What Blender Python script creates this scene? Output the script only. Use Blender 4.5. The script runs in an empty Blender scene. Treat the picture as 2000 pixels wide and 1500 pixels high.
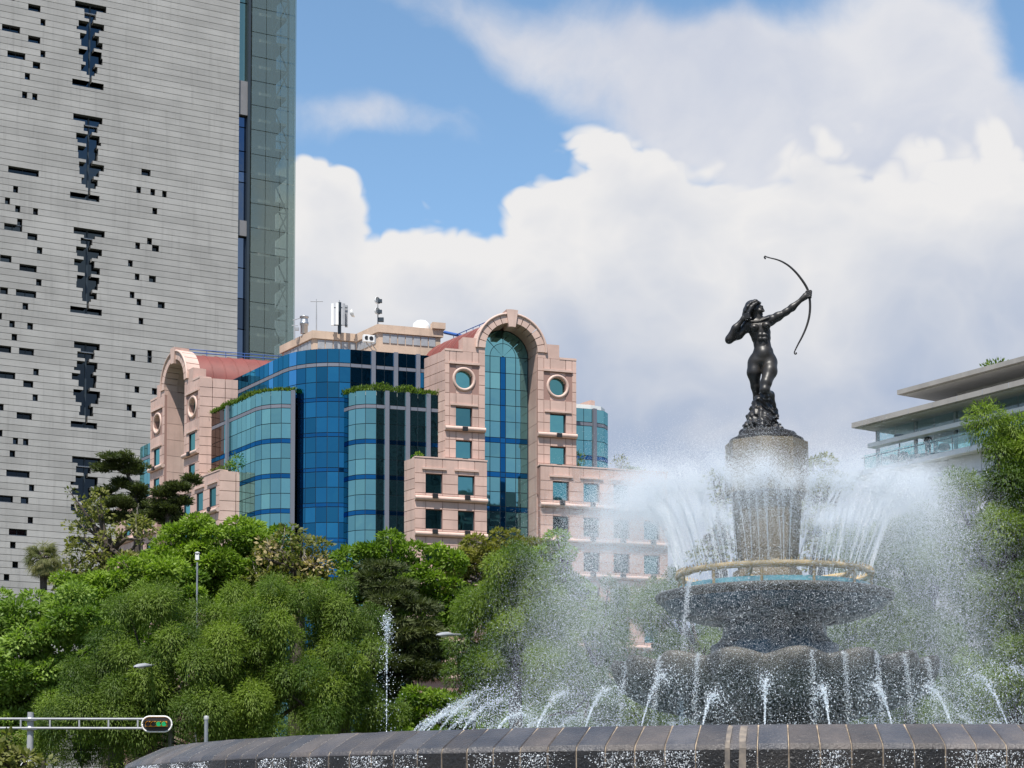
import bpy, bmesh, math, random
import numpy as np
from mathutils import Vector, Matrix
R = math.radians
random.seed(7); rng = np.random.default_rng(7)
S = bpy.context.scene
COL = S.collection

# ------------------------------------------------------------------ camera
F = 3600.0            # focal length in photo pixels (2000 px wide)
PITCH = R(3.0)
YH = 1600.0           # horizon row of the photograph
CY = YH - F*math.tan(PITCH)
EYE = 1.5
cam_d = bpy.data.cameras.new('camera'); cam = bpy.data.objects.new('camera', cam_d); COL.objects.link(cam)
cam.location = (0, 0, EYE); cam.rotation_euler = (math.pi/2+PITCH, 0, 0)
cam_d.sensor_width = 36; cam_d.lens = F/2000*36
cam_d.shift_y = (CY-750)/2000.0
cam_d.clip_start = 0.5; cam_d.clip_end = 6000
S.camera = cam

def ray(px, py):
    a = (px-1000)/F; v = (CY-py)/F
    return a, math.cos(PITCH)-v*math.sin(PITCH), math.sin(PITCH)+v*math.cos(PITCH)
def P(px, py, Y):
    a, b, c = ray(px, py); t = Y/b
    return Vector((a*t, Y, EYE+c*t))

# ------------------------------------------------------------------ sun, sky, exposure
SUN_EL = R(64); SUN_AZ = R(-166)     # azimuth clockwise from +Y (camera looks along +Y)
sd = Vector((math.sin(SUN_AZ)*math.cos(SUN_EL), math.cos(SUN_AZ)*math.cos(SUN_EL), math.sin(SUN_EL)))
sun_d = bpy.data.lights.new('sun', 'SUN'); sun = bpy.data.objects.new('sun', sun_d); COL.objects.link(sun)
sun_d.energy = 5.0; sun_d.angle = R(0.53); sun_d.color = (1.0, 0.95, 0.87)
sun.rotation_euler = (-sd).to_track_quat('-Z', 'Y').to_euler(); sun.location = (0, 0, 120)
W = bpy.data.worlds.new('World'); S.world = W; W.use_nodes = True
vs = S.view_settings
vs.view_transform = 'Standard'; vs.look = 'None'; vs.exposure = 0.42; vs.gamma = 1.0; vs.use_curve_mapping = False

class NG:
    """tiny helper for node graphs"""
    def __init__(s, tree): s.t = tree; s.n = tree.nodes; s.l = tree.links
    def new(s, typ, **kw):
        n = s.n.new(typ)
        for k, v in kw.items(): setattr(n, k, v)
        return n
    def put(s, sock, v):
        if hasattr(v, 'is_linked') or isinstance(v, bpy.types.NodeSocket): s.l.new(v, sock)
        else: sock.default_value = v
    def m(s, op, a, b=0.0, c=0.0, clamp=False):
        n = s.new('ShaderNodeMath', operation=op, use_clamp=clamp)
        s.put(n.inputs[0], a); s.put(n.inputs[1], b); s.put(n.inputs[2], c); return n.outputs[0]
    def vm(s, op, a, b=(0, 0, 0)):
        n = s.new('ShaderNodeVectorMath', operation=op); s.put(n.inputs[0], a); s.put(n.inputs[1], b)
        return n.outputs['Value'] if op in ('LENGTH', 'DOT_PRODUCT', 'DISTANCE') else n.outputs[0]
    def noise(s, vec, scale, detail=4, rough=0.55, dist=0.0, dims='3D'):
        n = s.new('ShaderNodeTexNoise', noise_dimensions=dims); s.put(n.inputs['Vector'], vec)
        s.put(n.inputs['Scale'], scale); s.put(n.inputs['Detail'], detail); s.put(n.inputs['Roughness'], rough); s.put(n.inputs['Distortion'], dist)
        return n.outputs['Fac']
    def sm(s, v, a, b, lo=0.0, hi=1.0):
        n = s.new('ShaderNodeMapRange', interpolation_type='SMOOTHSTEP')
        s.put(n.inputs[0], v); s.put(n.inputs[1], a); s.put(n.inputs[2], b); s.put(n.inputs[3], lo); s.put(n.inputs[4], hi); return n.outputs[0]
    def mix(s, f, a, b, blend='MIX'):
        n = s.new('ShaderNodeMix', data_type='RGBA', blend_type=blend)
        s.put(n.inputs['Factor'], f); s.put(n.inputs[6], a); s.put(n.inputs[7], b); return n.outputs[2]

def c4(c): return (c[0], c[1], c[2], 1.0)

def build_world():
    W.node_tree.nodes.clear(); g = NG(W.node_tree)
    sky = g.new('ShaderNodeTexSky', sky_type='NISHITA'); sky.sun_disc = False
    sky.sun_elevation = SUN_EL; sky.sun_rotation = SUN_AZ; sky.altitude = 2200; sky.air_density = 1.0; sky.dust_density = 0.6; sky.ozone_density = 2.0
    d = g.new('ShaderNodeTexCoord').outputs['Generated']
    def dirpx(px, py): return Vector(ray(px, py)).normalized()
    # domain for the cloud noise: direction on the unit sphere, warped a little
    warp = g.new('ShaderNodeTexNoise'); g.put(warp.inputs['Vector'], d); warp.inputs['Scale'].default_value = 9; warp.inputs['Detail'].default_value = 3
    wv = g.vm('SCALE', g.vm('SUBTRACT', warp.outputs['Color'], (0.5, 0.5, 0.5))); wv.node.inputs['Scale'].default_value = 0.06
    p = g.vm('ADD', d, wv)
    ps = g.vm('MULTIPLY', p, (1.0, 1.0, 1.35))
    n1 = g.noise(ps, 11, 10, 0.56)
    n2 = g.noise(ps, 4.2, 4, 0.5)
    def billow(vec, scale):      # rounded heaps with sharp creases
        a = g.m('ABSOLUTE', g.m('SUBTRACT', g.noise(vec, scale, 0, 0.5), 0.5)); b = g.m('ABSOLUTE', g.m('SUBTRACT', g.noise(vec, scale*2.3, 0, 0.5), 0.5)); c = g.m('ABSOLUTE', g.m('SUBTRACT', g.noise(vec, scale*5.1, 1, 0.5), 0.5))
        return g.m('ADD', a, g.m('ADD', g.m('MULTIPLY', b, 0.5), g.m('MULTIPLY', c, 0.28)))
    sep = g.new('ShaderNodeSeparateXYZ'); g.put(sep.inputs[0], p); el = sep.outputs[2]
    def blobs(cov, lst):
        for px, py, rx, ry, amp in lst:
            c = dirpx(px, py)
            l = g.vm('LENGTH', g.vm('MULTIPLY', g.vm('SUBTRACT', p, c), (F/rx, 4.0, F/ry)))
            cov = g.m('ADD', cov, g.sm(l, 1.25, 0.0, 0.0, amp))
        return cov
    # cumulus bank along the whole horizon: crisp, billowing top
    z_top = dirpx(1000, 452).z
    def bank_at(pp):
        lump = g.m('ADD', g.m('MULTIPLY', billow(pp, 14.0), 0.11), g.m('MULTIPLY', g.m('SUBTRACT', g.noise(pp, 5.0, 5, 0.5), 0.5), 0.05))
        return lump
    lift = blobs(0.0, [(585, 350, 90, 130, .020), (1310, 400, 260, 200, .016), (1080, 420, 130, 110, .014), (870, 430, 150, 110, -.020), (740, 410, 80, 90, -.012), (1700, 400, 420, 300, .010)])
    hb = g.m('SUBTRACT', g.m('ADD', g.m('ADD', bank_at(ps), lift), z_top), el)          # height below the local cloud top
    bank = g.sm(hb, -0.003, 0.010)
    # thin higher cloud
    veil0 = blobs(0.0, [(1690, 200, 480, 340, .95), (1850, 400, 480, 300, .75), (1330, 190, 300, 170, .50), (1120, 105, 330, 90, .45), (860, 40, 220, 60, .48), (1000, 85, 170, 60, .3), (715, 236, 170, 60, .52), (905, 250, 95, 50, .40),
        (960, 330, 270, 110, -.6), (690, 110, 230, 110, -.35), (720, 350, 130, 60, -.5), (1985, 60, 80, 110, -.7), (1400, 15, 220, 55, -.5), (1690, 405, 60, 60, -.3)])
    veil0 = g.m('ADD', veil0, g.m('ADD', g.m('MULTIPLY', g.m('SUBTRACT', n1, 0.5), 1.9), g.m('MULTIPLY', g.m('SUBTRACT', n2, 0.5), 0.7)))
    veil = g.sm(veil0, 0.10, 0.92, 0.0, 0.95)
    vcol = g.mix(g.sm(g.noise(ps, 9, 6, 0.55), 0.3, 0.7), (3.2, 3.4, 3.95, 1), (4.25, 4.25, 4.4, 1))
    # light and shade of the bank: white sunlit crests, soft folds, lavender-grey base
    off = g.vm('ADD', ps, (-0.010, 0.0, 0.020))
    fold = g.m('MULTIPLY', g.m('SUBTRACT', bank_at(ps), bank_at(off)), 7.0)
    soft = g.m('MULTIPLY', g.m('SUBTRACT', g.noise(ps, 6.5, 5, 0.5), 0.5), 1.15)
    crest = g.sm(hb, 0.0, 0.125, 1.0, 0.16)
    lit = g.m('ADD', g.m('ADD', crest, fold), soft, clamp=True)
    bcol = g.mix(lit, (2.3, 2.7, 3.5, 1), (4.55, 4.5, 4.5, 1))
    skyc = g.mix(1.0, sky.outputs[0], (SKY_T[0], SKY_T[1], SKY_T[2], 1), 'MULTIPLY')
    out = g.mix(bank, g.mix(veil, skyc, vcol), bcol)
    bg = g.new('ShaderNodeBackground'); g.put(bg.inputs[0], out); bg.inputs[1].default_value = 0.14
    wo = g.new('ShaderNodeOutputWorld'); g.l.new(bg.outputs[0], wo.inputs[0])
SKY_T = (1.15, 1.24, 1.14)
build_world()

# ------------------------------------------------------------------ object helpers
WL = {}     # world location of every object made here
def prop(o, label=None, cat=None, group=None, kind=None):
    if label: o['label'] = label
    if cat: o['category'] = cat
    if group: o['group'] = group
    if kind: o['kind'] = kind
    return o
def thing(name, loc, label=None, cat=None, group=None, parent=None):
    o = bpy.data.objects.new(name, None); COL.objects.link(o); o.empty_display_size = 0.3
    loc = Vector(loc); WL[o.name] = loc
    if parent: o.parent = parent; o.location = loc-WL[parent.name]
    else: o.location = loc
    return prop(o, label, cat, group)
def link(name, me, loc, parent=None, rotz=0.0):
    o = bpy.data.objects.new(name, me); COL.objects.link(o)
    loc = Vector(loc); WL[o.name] = loc
    if parent is not None: o.parent = parent; o.location = loc-WL[parent.name]
    else: o.location = loc
    o.rotation_euler = (0, 0, rotz); return o
def mesh_np(name, V, Fq, mat, smooth=False):
    me = bpy.data.meshes.new(name); V = np.asarray(V, np.float32); Fq = np.asarray(Fq, np.int32)
    me.vertices.add(len(V)); me.vertices.foreach_set('co', V.ravel())
    k = Fq.shape[1]; me.loops.add(Fq.size); me.loops.foreach_set('vertex_index', Fq.ravel())
    me.polygons.add(len(Fq)); me.polygons.foreach_set('loop_start', np.arange(0, Fq.size, k, dtype=np.int32))
    me.polygons.foreach_set('loop_total', np.full(len(Fq), k, np.int32))
    if smooth: me.polygons.foreach_set('use_smooth', np.ones(len(Fq), bool))
    me.update(calc_edges=True); me.validate(); me.materials.append(mat); return me

class MB:
    """collects shapes in world coordinates, links them as one mesh object"""
    def __init__(s): s.v = []; s.f = []; s.sm = []
    def add(s, V, Fs, smooth=False):
        b = len(s.v); s.v += [tuple(x) for x in V]; s.f += [tuple(b+i for i in f) for f in Fs]; s.sm += [smooth]*len(Fs); return s
    def prism(s, poly, z0, z1):
        """poly: 2D ring, counter-clockwise from above"""
        n = len(poly); V = [(x, y, z0) for x, y in poly]+[(x, y, z1) for x, y in poly]
        Fs = [(i, (i+1) % n, n+(i+1) % n, n+i) for i in range(n)]+[tuple(range(n-1, -1, -1)), tuple(range(n, 2*n))]
        return s.add(V, Fs)
    def box(s, c, h, d=(1, 0)):
        """centre, half sizes, direction of the local x axis on plan"""
        dx, dy = d; c = Vector(c); V = []
        for sz in (-1, 1):
            for sx, sy in ((-1, -1), (1, -1), (1, 1), (-1, 1)):
                V.append((c.x+sx*h[0]*dx-sy*h[1]*dy, c.y+sx*h[0]*dy+sy*h[1]*dx, c.z+sz*h[2]))
        return s.add(V, [(3, 2, 1, 0), (4, 5, 6, 7), (0, 1, 5, 4), (1, 2, 6, 5), (2, 3, 7, 6), (3, 0, 4, 7)])
    def bar(s, a, b, r, n=8, r2=None, caps=True, smooth=True):
        a = Vector(a); b = Vector(b); r2 = r if r2 is None else r2
        t = (b-a).normalized(); u = t.orthogonal().normalized(); w = t.cross(u)
        V = []
        for q, rr in ((a, r), (b, r2)):
            for i in range(n):
                an = 2*math.pi*i/n; V.append(q+u*math.cos(an)*rr+w*math.sin(an)*rr)
        s.add(V, [(i, (i+1) % n, n+(i+1) % n, n+i) for i in range(n)], smooth)
        if caps: s.add(V, [tuple(range(n-1, -1, -1)), tuple(range(n, 2*n))])
        return s
    def tube(s, pts, rad, n=8, smooth=True):
        pts = [Vector(p) for p in pts]; m = len(pts); rad = rad if hasattr(rad, '__len__') else [rad]*m
        V = []; u = None
        for i, p in enumerate(pts):
            t = (pts[min(i+1, m-1)]-pts[max(i-1, 0)]).normalized()
            u = t.orthogonal().normalized() if u is None else (u-t*u.dot(t)).normalized()
            w = t.cross(u)
            for k in range(n):
                an = 2*math.pi*k/n; V.append(p+(u*math.cos(an)+w*math.sin(an))*rad[i])
        Fs = [(i*n+k, i*n+(k+1) % n, (i+1)*n+(k+1) % n, (i+1)*n+k) for i in range(m-1) for k in range(n)]
        s.add(V, Fs, smooth); s.add(V[:n], [tuple(range(n-1, -1, -1))]); s.add(V[-n:], [tuple(range(n))]); return s
    def lathe(s, c, prof, n=48, a0=0.0, a1=2*math.pi, smooth=True, rfun=None, closed=False):
        """profile: list of (r,z) relative to c; rfun(angle, i) -> (r multiplier, dz)"""
        full = abs(a1-a0-2*math.pi) < 1e-6; m = n if full else n+1; V = []
        for i, (r, z) in enumerate(prof):
            for k in range(m):
                an = a0+(a1-a0)*k/n; q, dz = rfun(an, i) if rfun else (1, 0)
                V.append((c[0]+math.cos(an)*r*q, c[1]+math.sin(an)*r*q, c[2]+z+dz))
        Fs = []; L = len(prof)
        for i in range(L if closed else L-1):
            j = (i+1) % L
            for k in range(m if full else n):
                k2 = (k+1) % m; Fs.append((i*m+k, i*m+k2, j*m+k2, j*m+k))
        return s.add(V, Fs, smooth)
    def mesh(s, name, mat, origin=(0, 0, 0)):
        me = bpy.data.meshes.new(name); o = Vector(origin)
        me.from_pydata([tuple(Vector(v)-o) for v in s.v], [], s.f); me.update()
        me.polygons.foreach_set('use_smooth', s.sm); me.materials.append(mat)
        return me
    def build(s, name, mat, parent=None, origin=None, fix=True):
        if origin is None:
            a = np.array(s.v); origin = ((a[:, 0].min()+a[:, 0].max())/2, (a[:, 1].min()+a[:, 1].max())/2, a[:, 2].min())
        me = s.mesh(name, mat, origin)
        if fix:
            bm = bmesh.new(); bm.from_mesh(me); bmesh.ops.recalc_face_normals(bm, faces=bm.faces); bm.to_mesh(me); bm.free()
        return link(name, me, origin, parent)

# ------------------------------------------------------------------ materials
def mat(name, col, rough=0.7, metal=0.0, var=0.0, vscale=1.0, col2=None, bump=0.0, bscale=8.0, spec=0.5, objvar=0.0, streak=0.0, detail=5, stretch=None):
    m = bpy.data.materials.new(name); m.use_nodes = True; m.node_tree.nodes.clear(); g = NG(m.node_tree)
    b = g.new('ShaderNodeBsdfPrincipled'); o = g.new('ShaderNodeOutputMaterial'); g.l.new(b.outputs[0], o.inputs[0])
    geo = g.new('ShaderNodeNewGeometry'); pos = geo.outputs['Position']
    if stretch: pos = g.vm('MULTIPLY', pos, stretch)
    c = c4(col)
    if var or col2:
        f = g.sm(g.noise(pos, vscale, detail, 0.6), 0.3, 0.7)
        c = g.mix(f, c4(col if not var else [x*(1-var) for x in col]), c4(col2 if col2 else [min(1, x*(1+var)) for x in col]))
    if streak:      # dirt washed down the face
        sv = g.vm('MULTIPLY', geo.outputs['Position'], (1.0, 1.0, 0.06))
        f2 = g.sm(g.noise(sv, 1.6, 5, 0.65), 0.48, 0.78, 0.0, streak)
        c = g.mix(f2, c, c4([x*0.35 for x in col]))
    if objvar:
        oi = g.new('ShaderNodeObjectInfo'); k = g.m('MULTIPLY_ADD', oi.outputs['Random'], 2*objvar, 1-objvar)
        cb = g.new('ShaderNodeCombineXYZ'); [g.put(cb.inputs[i], k) for i in range(3)]
        c = g.mix(1.0, c, cb.outputs[0], 'MULTIPLY')
    g.put(b.inputs['Base Color'], c); b.inputs['Roughness'].default_value = rough; b.inputs['Metallic'].default_value = metal
    b.inputs['Specular IOR Level'].default_value = spec
    if bump:
        bn = g.new('ShaderNodeBump'); bn.inputs['Strength'].default_value = bump; bn.inputs['Distance'].default_value = 0.05
        g.put(bn.inputs['Height'], g.noise(pos, bscale, 5, 0.6)); g.l.new(bn.outputs[0], b.inputs['Normal'])
    return m
def mirror_glass(name, col, rough=0.02, objvar=0.12, dark=0.06):
    """coated office glass: tinted reflection over a dark body"""
    m = bpy.data.materials.new(name); m.use_nodes = True; m.node_tree.nodes.clear(); g = NG(m.node_tree)
    o = g.new('ShaderNodeOutputMaterial'); gl = g.new('ShaderNodeBsdfGlossy'); df = g.new('ShaderNodeBsdfDiffuse'); mx = g.new('ShaderNodeMixShader')
    oi = g.new('ShaderNodeObjectInfo'); k = g.m('MULTIPLY_ADD', oi.outputs['Random'], 2*objvar, 1-objvar)
    cb = g.new('ShaderNodeCombineXYZ'); [g.put(cb.inputs[i], k) for i in range(3)]
    g.put(gl.inputs[0], g.mix(1.0, c4(col), cb.outputs[0], 'MULTIPLY')); gl.inputs['Roughness'].default_value = rough
    df.inputs[0].default_value = c4([x*dark for x in col])
    mx.inputs[0].default_value = 0.85; g.l.new(df.outputs[0], mx.inputs[1]); g.l.new(gl.outputs[0], mx.inputs[2]); g.l.new(mx.outputs[0], o.inputs[0])
    bn = g.new('ShaderNodeBump'); bn.inputs['Strength'].default_value = 0.06; bn.inputs['Distance'].default_value = 0.1
    geo = g.new('ShaderNodeNewGeometry'); g.put(bn.inputs['Height'], g.noise(geo.outputs['Position'], 0.5, 2, 0.5)); g.l.new(bn.outputs[0], gl.inputs['Normal'])
    return m
def clear_glass(name, col, trans=0.75, refl=(1, 1, 1)):
    m = bpy.data.materials.new(name); m.use_nodes = True; m.node_tree.nodes.clear(); g = NG(m.node_tree)
    o = g.new('ShaderNodeOutputMaterial'); gl = g.new('ShaderNodeBsdfGlossy'); tr = g.new('ShaderNodeBsdfTransparent'); mx = g.new('ShaderNodeMixShader')
    gl.inputs[0].default_value = c4(refl); gl.inputs['Roughness'].default_value = 0.03; tr.inputs[0].default_value = c4(col); mx.inputs[0].default_value = trans
    g.l.new(gl.outputs[0], mx.inputs[1]); g.l.new(tr.outputs[0], mx.inputs[2]); g.l.new(mx.outputs[0], o.inputs[0]); return m
def leaf_mat(name, a, b, trans=0.35):
    m = bpy.data.materials.new(name); m.use_nodes = True; m.node_tree.nodes.clear(); g = NG(m.node_tree)
    o = g.new('ShaderNodeOutputMaterial'); at = g.new('ShaderNodeAttribute', attribute_name='tint')
    c = g.mix(at.outputs['Fac'], c4(a), c4(b))
    df = g.new('ShaderNodeBsdfPrincipled'); df.inputs['Roughness'].default_value = 0.55; df.inputs['Specular IOR Level'].default_value = 0.3; g.put(df.inputs['Base Color'], c)
    tl = g.new('ShaderNodeBsdfTranslucent'); g.put(tl.inputs[0], g.mix(1.0, c, (1.1, 1.25, 0.5, 1), 'MULTIPLY'))
    mx = g.new('ShaderNodeMixShader'); mx.inputs[0].default_value = trans
    g.l.new(df.outputs[0], mx.inputs[1]); g.l.new(tl.outputs[0], mx.inputs[2]); g.l.new(mx.outputs[0], o.inputs[0]); return m

class Pl:
    """a vertical plane: origin on plan, unit direction d, outward normal n"""
    def __init__(s, O, d, n): s.O = Vector(O[:2]); s.d = Vector(d).normalized(); s.n = Vector(n).normalized()
    def off(s, k): return Pl(s.O+s.n*k, s.d, s.n)
    def uz(s, px, py):
        a, b, c = ray(px, py)
        # t*(a,b) = O + u d
        det = a*(-s.d.y)-b*(-s.d.x)
        t = (s.O.x*(-s.d.y)-s.O.y*(-s.d.x))/det
        h = Vector((a*t, b*t)); return (h-s.O).dot(s.d), EYE+c*t
    def pt(s, u, z, k=0.0):
        q = s.O+s.d*u+s.n*k; return Vector((q.x, q.y, z))
    def slab(s, mb, u0, u1, z0, z1, k0, k1):
        """box between two offsets from the plane"""
        c = s.pt((u0+u1)/2, (z0+z1)/2, (k0+k1)/2)
        return mb.box(c, ((u1-u0)/2, abs(k1-k0)/2, (z1-z0)/2), (s.d.x, s.d.y))
    def poly(s, mb, pts, k0, k1):
        """extrude a (u,z) outline between two offsets"""
        n = len(pts); V = [s.pt(u, z, k0) for u, z in pts]+[s.pt(u, z, k1) for u, z in pts]
        return mb.add(V, [(i, (i+1) % n, n+(i+1) % n, n+i) for i in range(n)]+[tuple(range(n-1, -1, -1)), tuple(range(n, 2*n))])

M = {}
M['concrete'] = mat('cast_concrete', (.37, .36, .345), .85, var=.10, vscale=.16, streak=.30, objvar=.07, bump=.3, bscale=3, stretch=(1, 1, 2.0))
M['joint'] = mat('dark_joint', (.09, .09, .09), .9)
M['tower_glass'] = mirror_glass('tower_window_glass', (.04, .055, .07), .06, .5)
M['tower_panel'] = mat('grey_metal_panel', (.21, .205, .21), .5, var=.08, vscale=.5)
M['steel_dark'] = mat('dark_steel', (.05, .065, .065), .5, metal=.2)
def fritted(name, tint, dif, kd=.22, kg=.10):
    m = clear_glass(name, tint, 1-kg, (.5, .56, .56)); g = NG(m.node_tree); o = [n for n in g.n if n.type == 'OUTPUT_MATERIAL'][0]; src = o.inputs[0].links[0].from_socket
    d = g.new('ShaderNodeBsdfDiffuse'); d.inputs[0].default_value = c4(dif); mx = g.new('ShaderNodeMixShader'); mx.inputs[0].default_value = kd
    g.l.new(src, mx.inputs[1]); g.l.new(d.outputs[0], mx.inputs[2]); g.l.new(mx.outputs[0], o.inputs[0]); return m
M['screen'] = fritted('green_screen_glass', (.74, .80, .78), (.30, .37, .36))
M['interior'] = mat('tower_interior', (.36, .39, .38), .8, var=.2, vscale=.15)
M['pink'] = mat('pink_stone', (.57, .395, .335), .62, var=.10, vscale=.35, streak=.28, objvar=.08, bump=.08, bscale=6)
M['pink_trim'] = mat('pink_moulding', (.60, .43, .365), .6, var=.08, vscale=.5, streak=.22)
M['pink_joint'] = mat('pink_joint', (.33, .20, .17), .9)
M['beige'] = mat('beige_render', (.56, .42, .32), .85, var=.10, vscale=.4, streak=.30, bump=.1)
M['teal'] = mirror_glass('teal_glass', (.24, .56, .60), .02, .13)
M['blue'] = mirror_glass('blue_glass', (.03, .215, .42), .02, .26)
M['blue_band'] = mirror_glass('blue_spandrel', (.02, .17, .42), .04, .15)
M['tan_reflection_glass'] = mirror_glass('tan_reflection_glass', (.20, .17, .16), .03, .1)  # brown tint stands in for a tan reflection on teal panes
M['mullion'] = mat('grey_mullion', (.20, .21, .25), .45, metal=.3)
M['mullion_dark'] = mat('dark_mullion', (.03, .045, .06), .5, metal=.2)
M['window_glass'] = mirror_glass('window_glass', (.16, .44, .46), .02, .34)
M['redroof'] = mat('red_metal_roof', (.19, .050, .040), .55, var=.12, vscale=.6, streak=.2)
M['bluemetal'] = mat('blue_painted_steel', (.03, .10, .33), .5)
M['white'] = mat('white_paint', (.78, .78, .77), .5, var=.05)
M['whitewall'] = mat('white_panel', (.62, .63, .65), .55, var=.06, vscale=.4, streak=.12)
M['galv'] = mat('galvanised_steel', (.42, .44, .47), .4, metal=.75, var=.1, vscale=2)
M['grey_paint'] = mat('grey_paint', (.33, .34, .36), .5, var=.08, vscale=2)
M['black'] = mat('black_plastic', (.015, .015, .017), .45)
M['yellow'] = mat('signal_yellow', (.75, .32, .02), .5)
M['roofconc'] = mat('roof_concrete', (.34, .32, .30), .8, var=.12, vscale=.5, streak=.2)
M['soffit'] = mat('grey_soffit', (.46, .45, .44), .7, var=.06)
M['wood'] = mat('dark_wood', (.07, .045, .03), .5)
M['rail_glass'] = clear_glass('rail_glass', (.78, .93, .92), .86, (.8, .95, .95))
M['pav_glass'] = clear_glass('pavilion_glass', (.90, .975, .975), .92, (.8, .92, .95))
# ------------------------------------------------------------------ ground
def grid_sheet(name, x0, x1, y0, y1, z, m):
    return prop(MB().add([(x0, y0, z), (x1, y0, z), (x1, y1, z), (x0, y1, z)], [(0, 1, 2, 3)]).build(name, m, origin=(0, 0, z)), kind='structure')
grid_sheet('ground', -2500, 2500, -2500, 2500, 0.0, mat('ground_soil_and_lawn', (.05, .07, .03), .9, col2=(.09, .085, .05), vscale=.08, bump=.3))
FC = Vector((0, 0)); _f = P(1512, 1165, 28.9); FC = Vector((_f.x, 28.9))
rb = MB(); rb.lathe((FC.x, FC.y, .004), [(11.6, 0), (27, 0)], 96); rb.build('road', mat('asphalt', (.05, .05, .052), .85, var=.2, vscale=1.5, bump=.3, bscale=20), origin=(FC.x, FC.y, .004))
prop(bpy.data.objects['road'], kind='structure')
kb = MB(); kb.lathe((FC.x, FC.y, 0), [(10.02, .14), (11.6, .14), (11.6, .0)], 96, smooth=False); kb.build('pavement', mat('pavement_concrete', (.30, .29, .27), .85, var=.12, vscale=1.2), origin=(FC.x, FC.y, 0))
prop(bpy.data.objects['pavement'], kind='structure')

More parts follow.
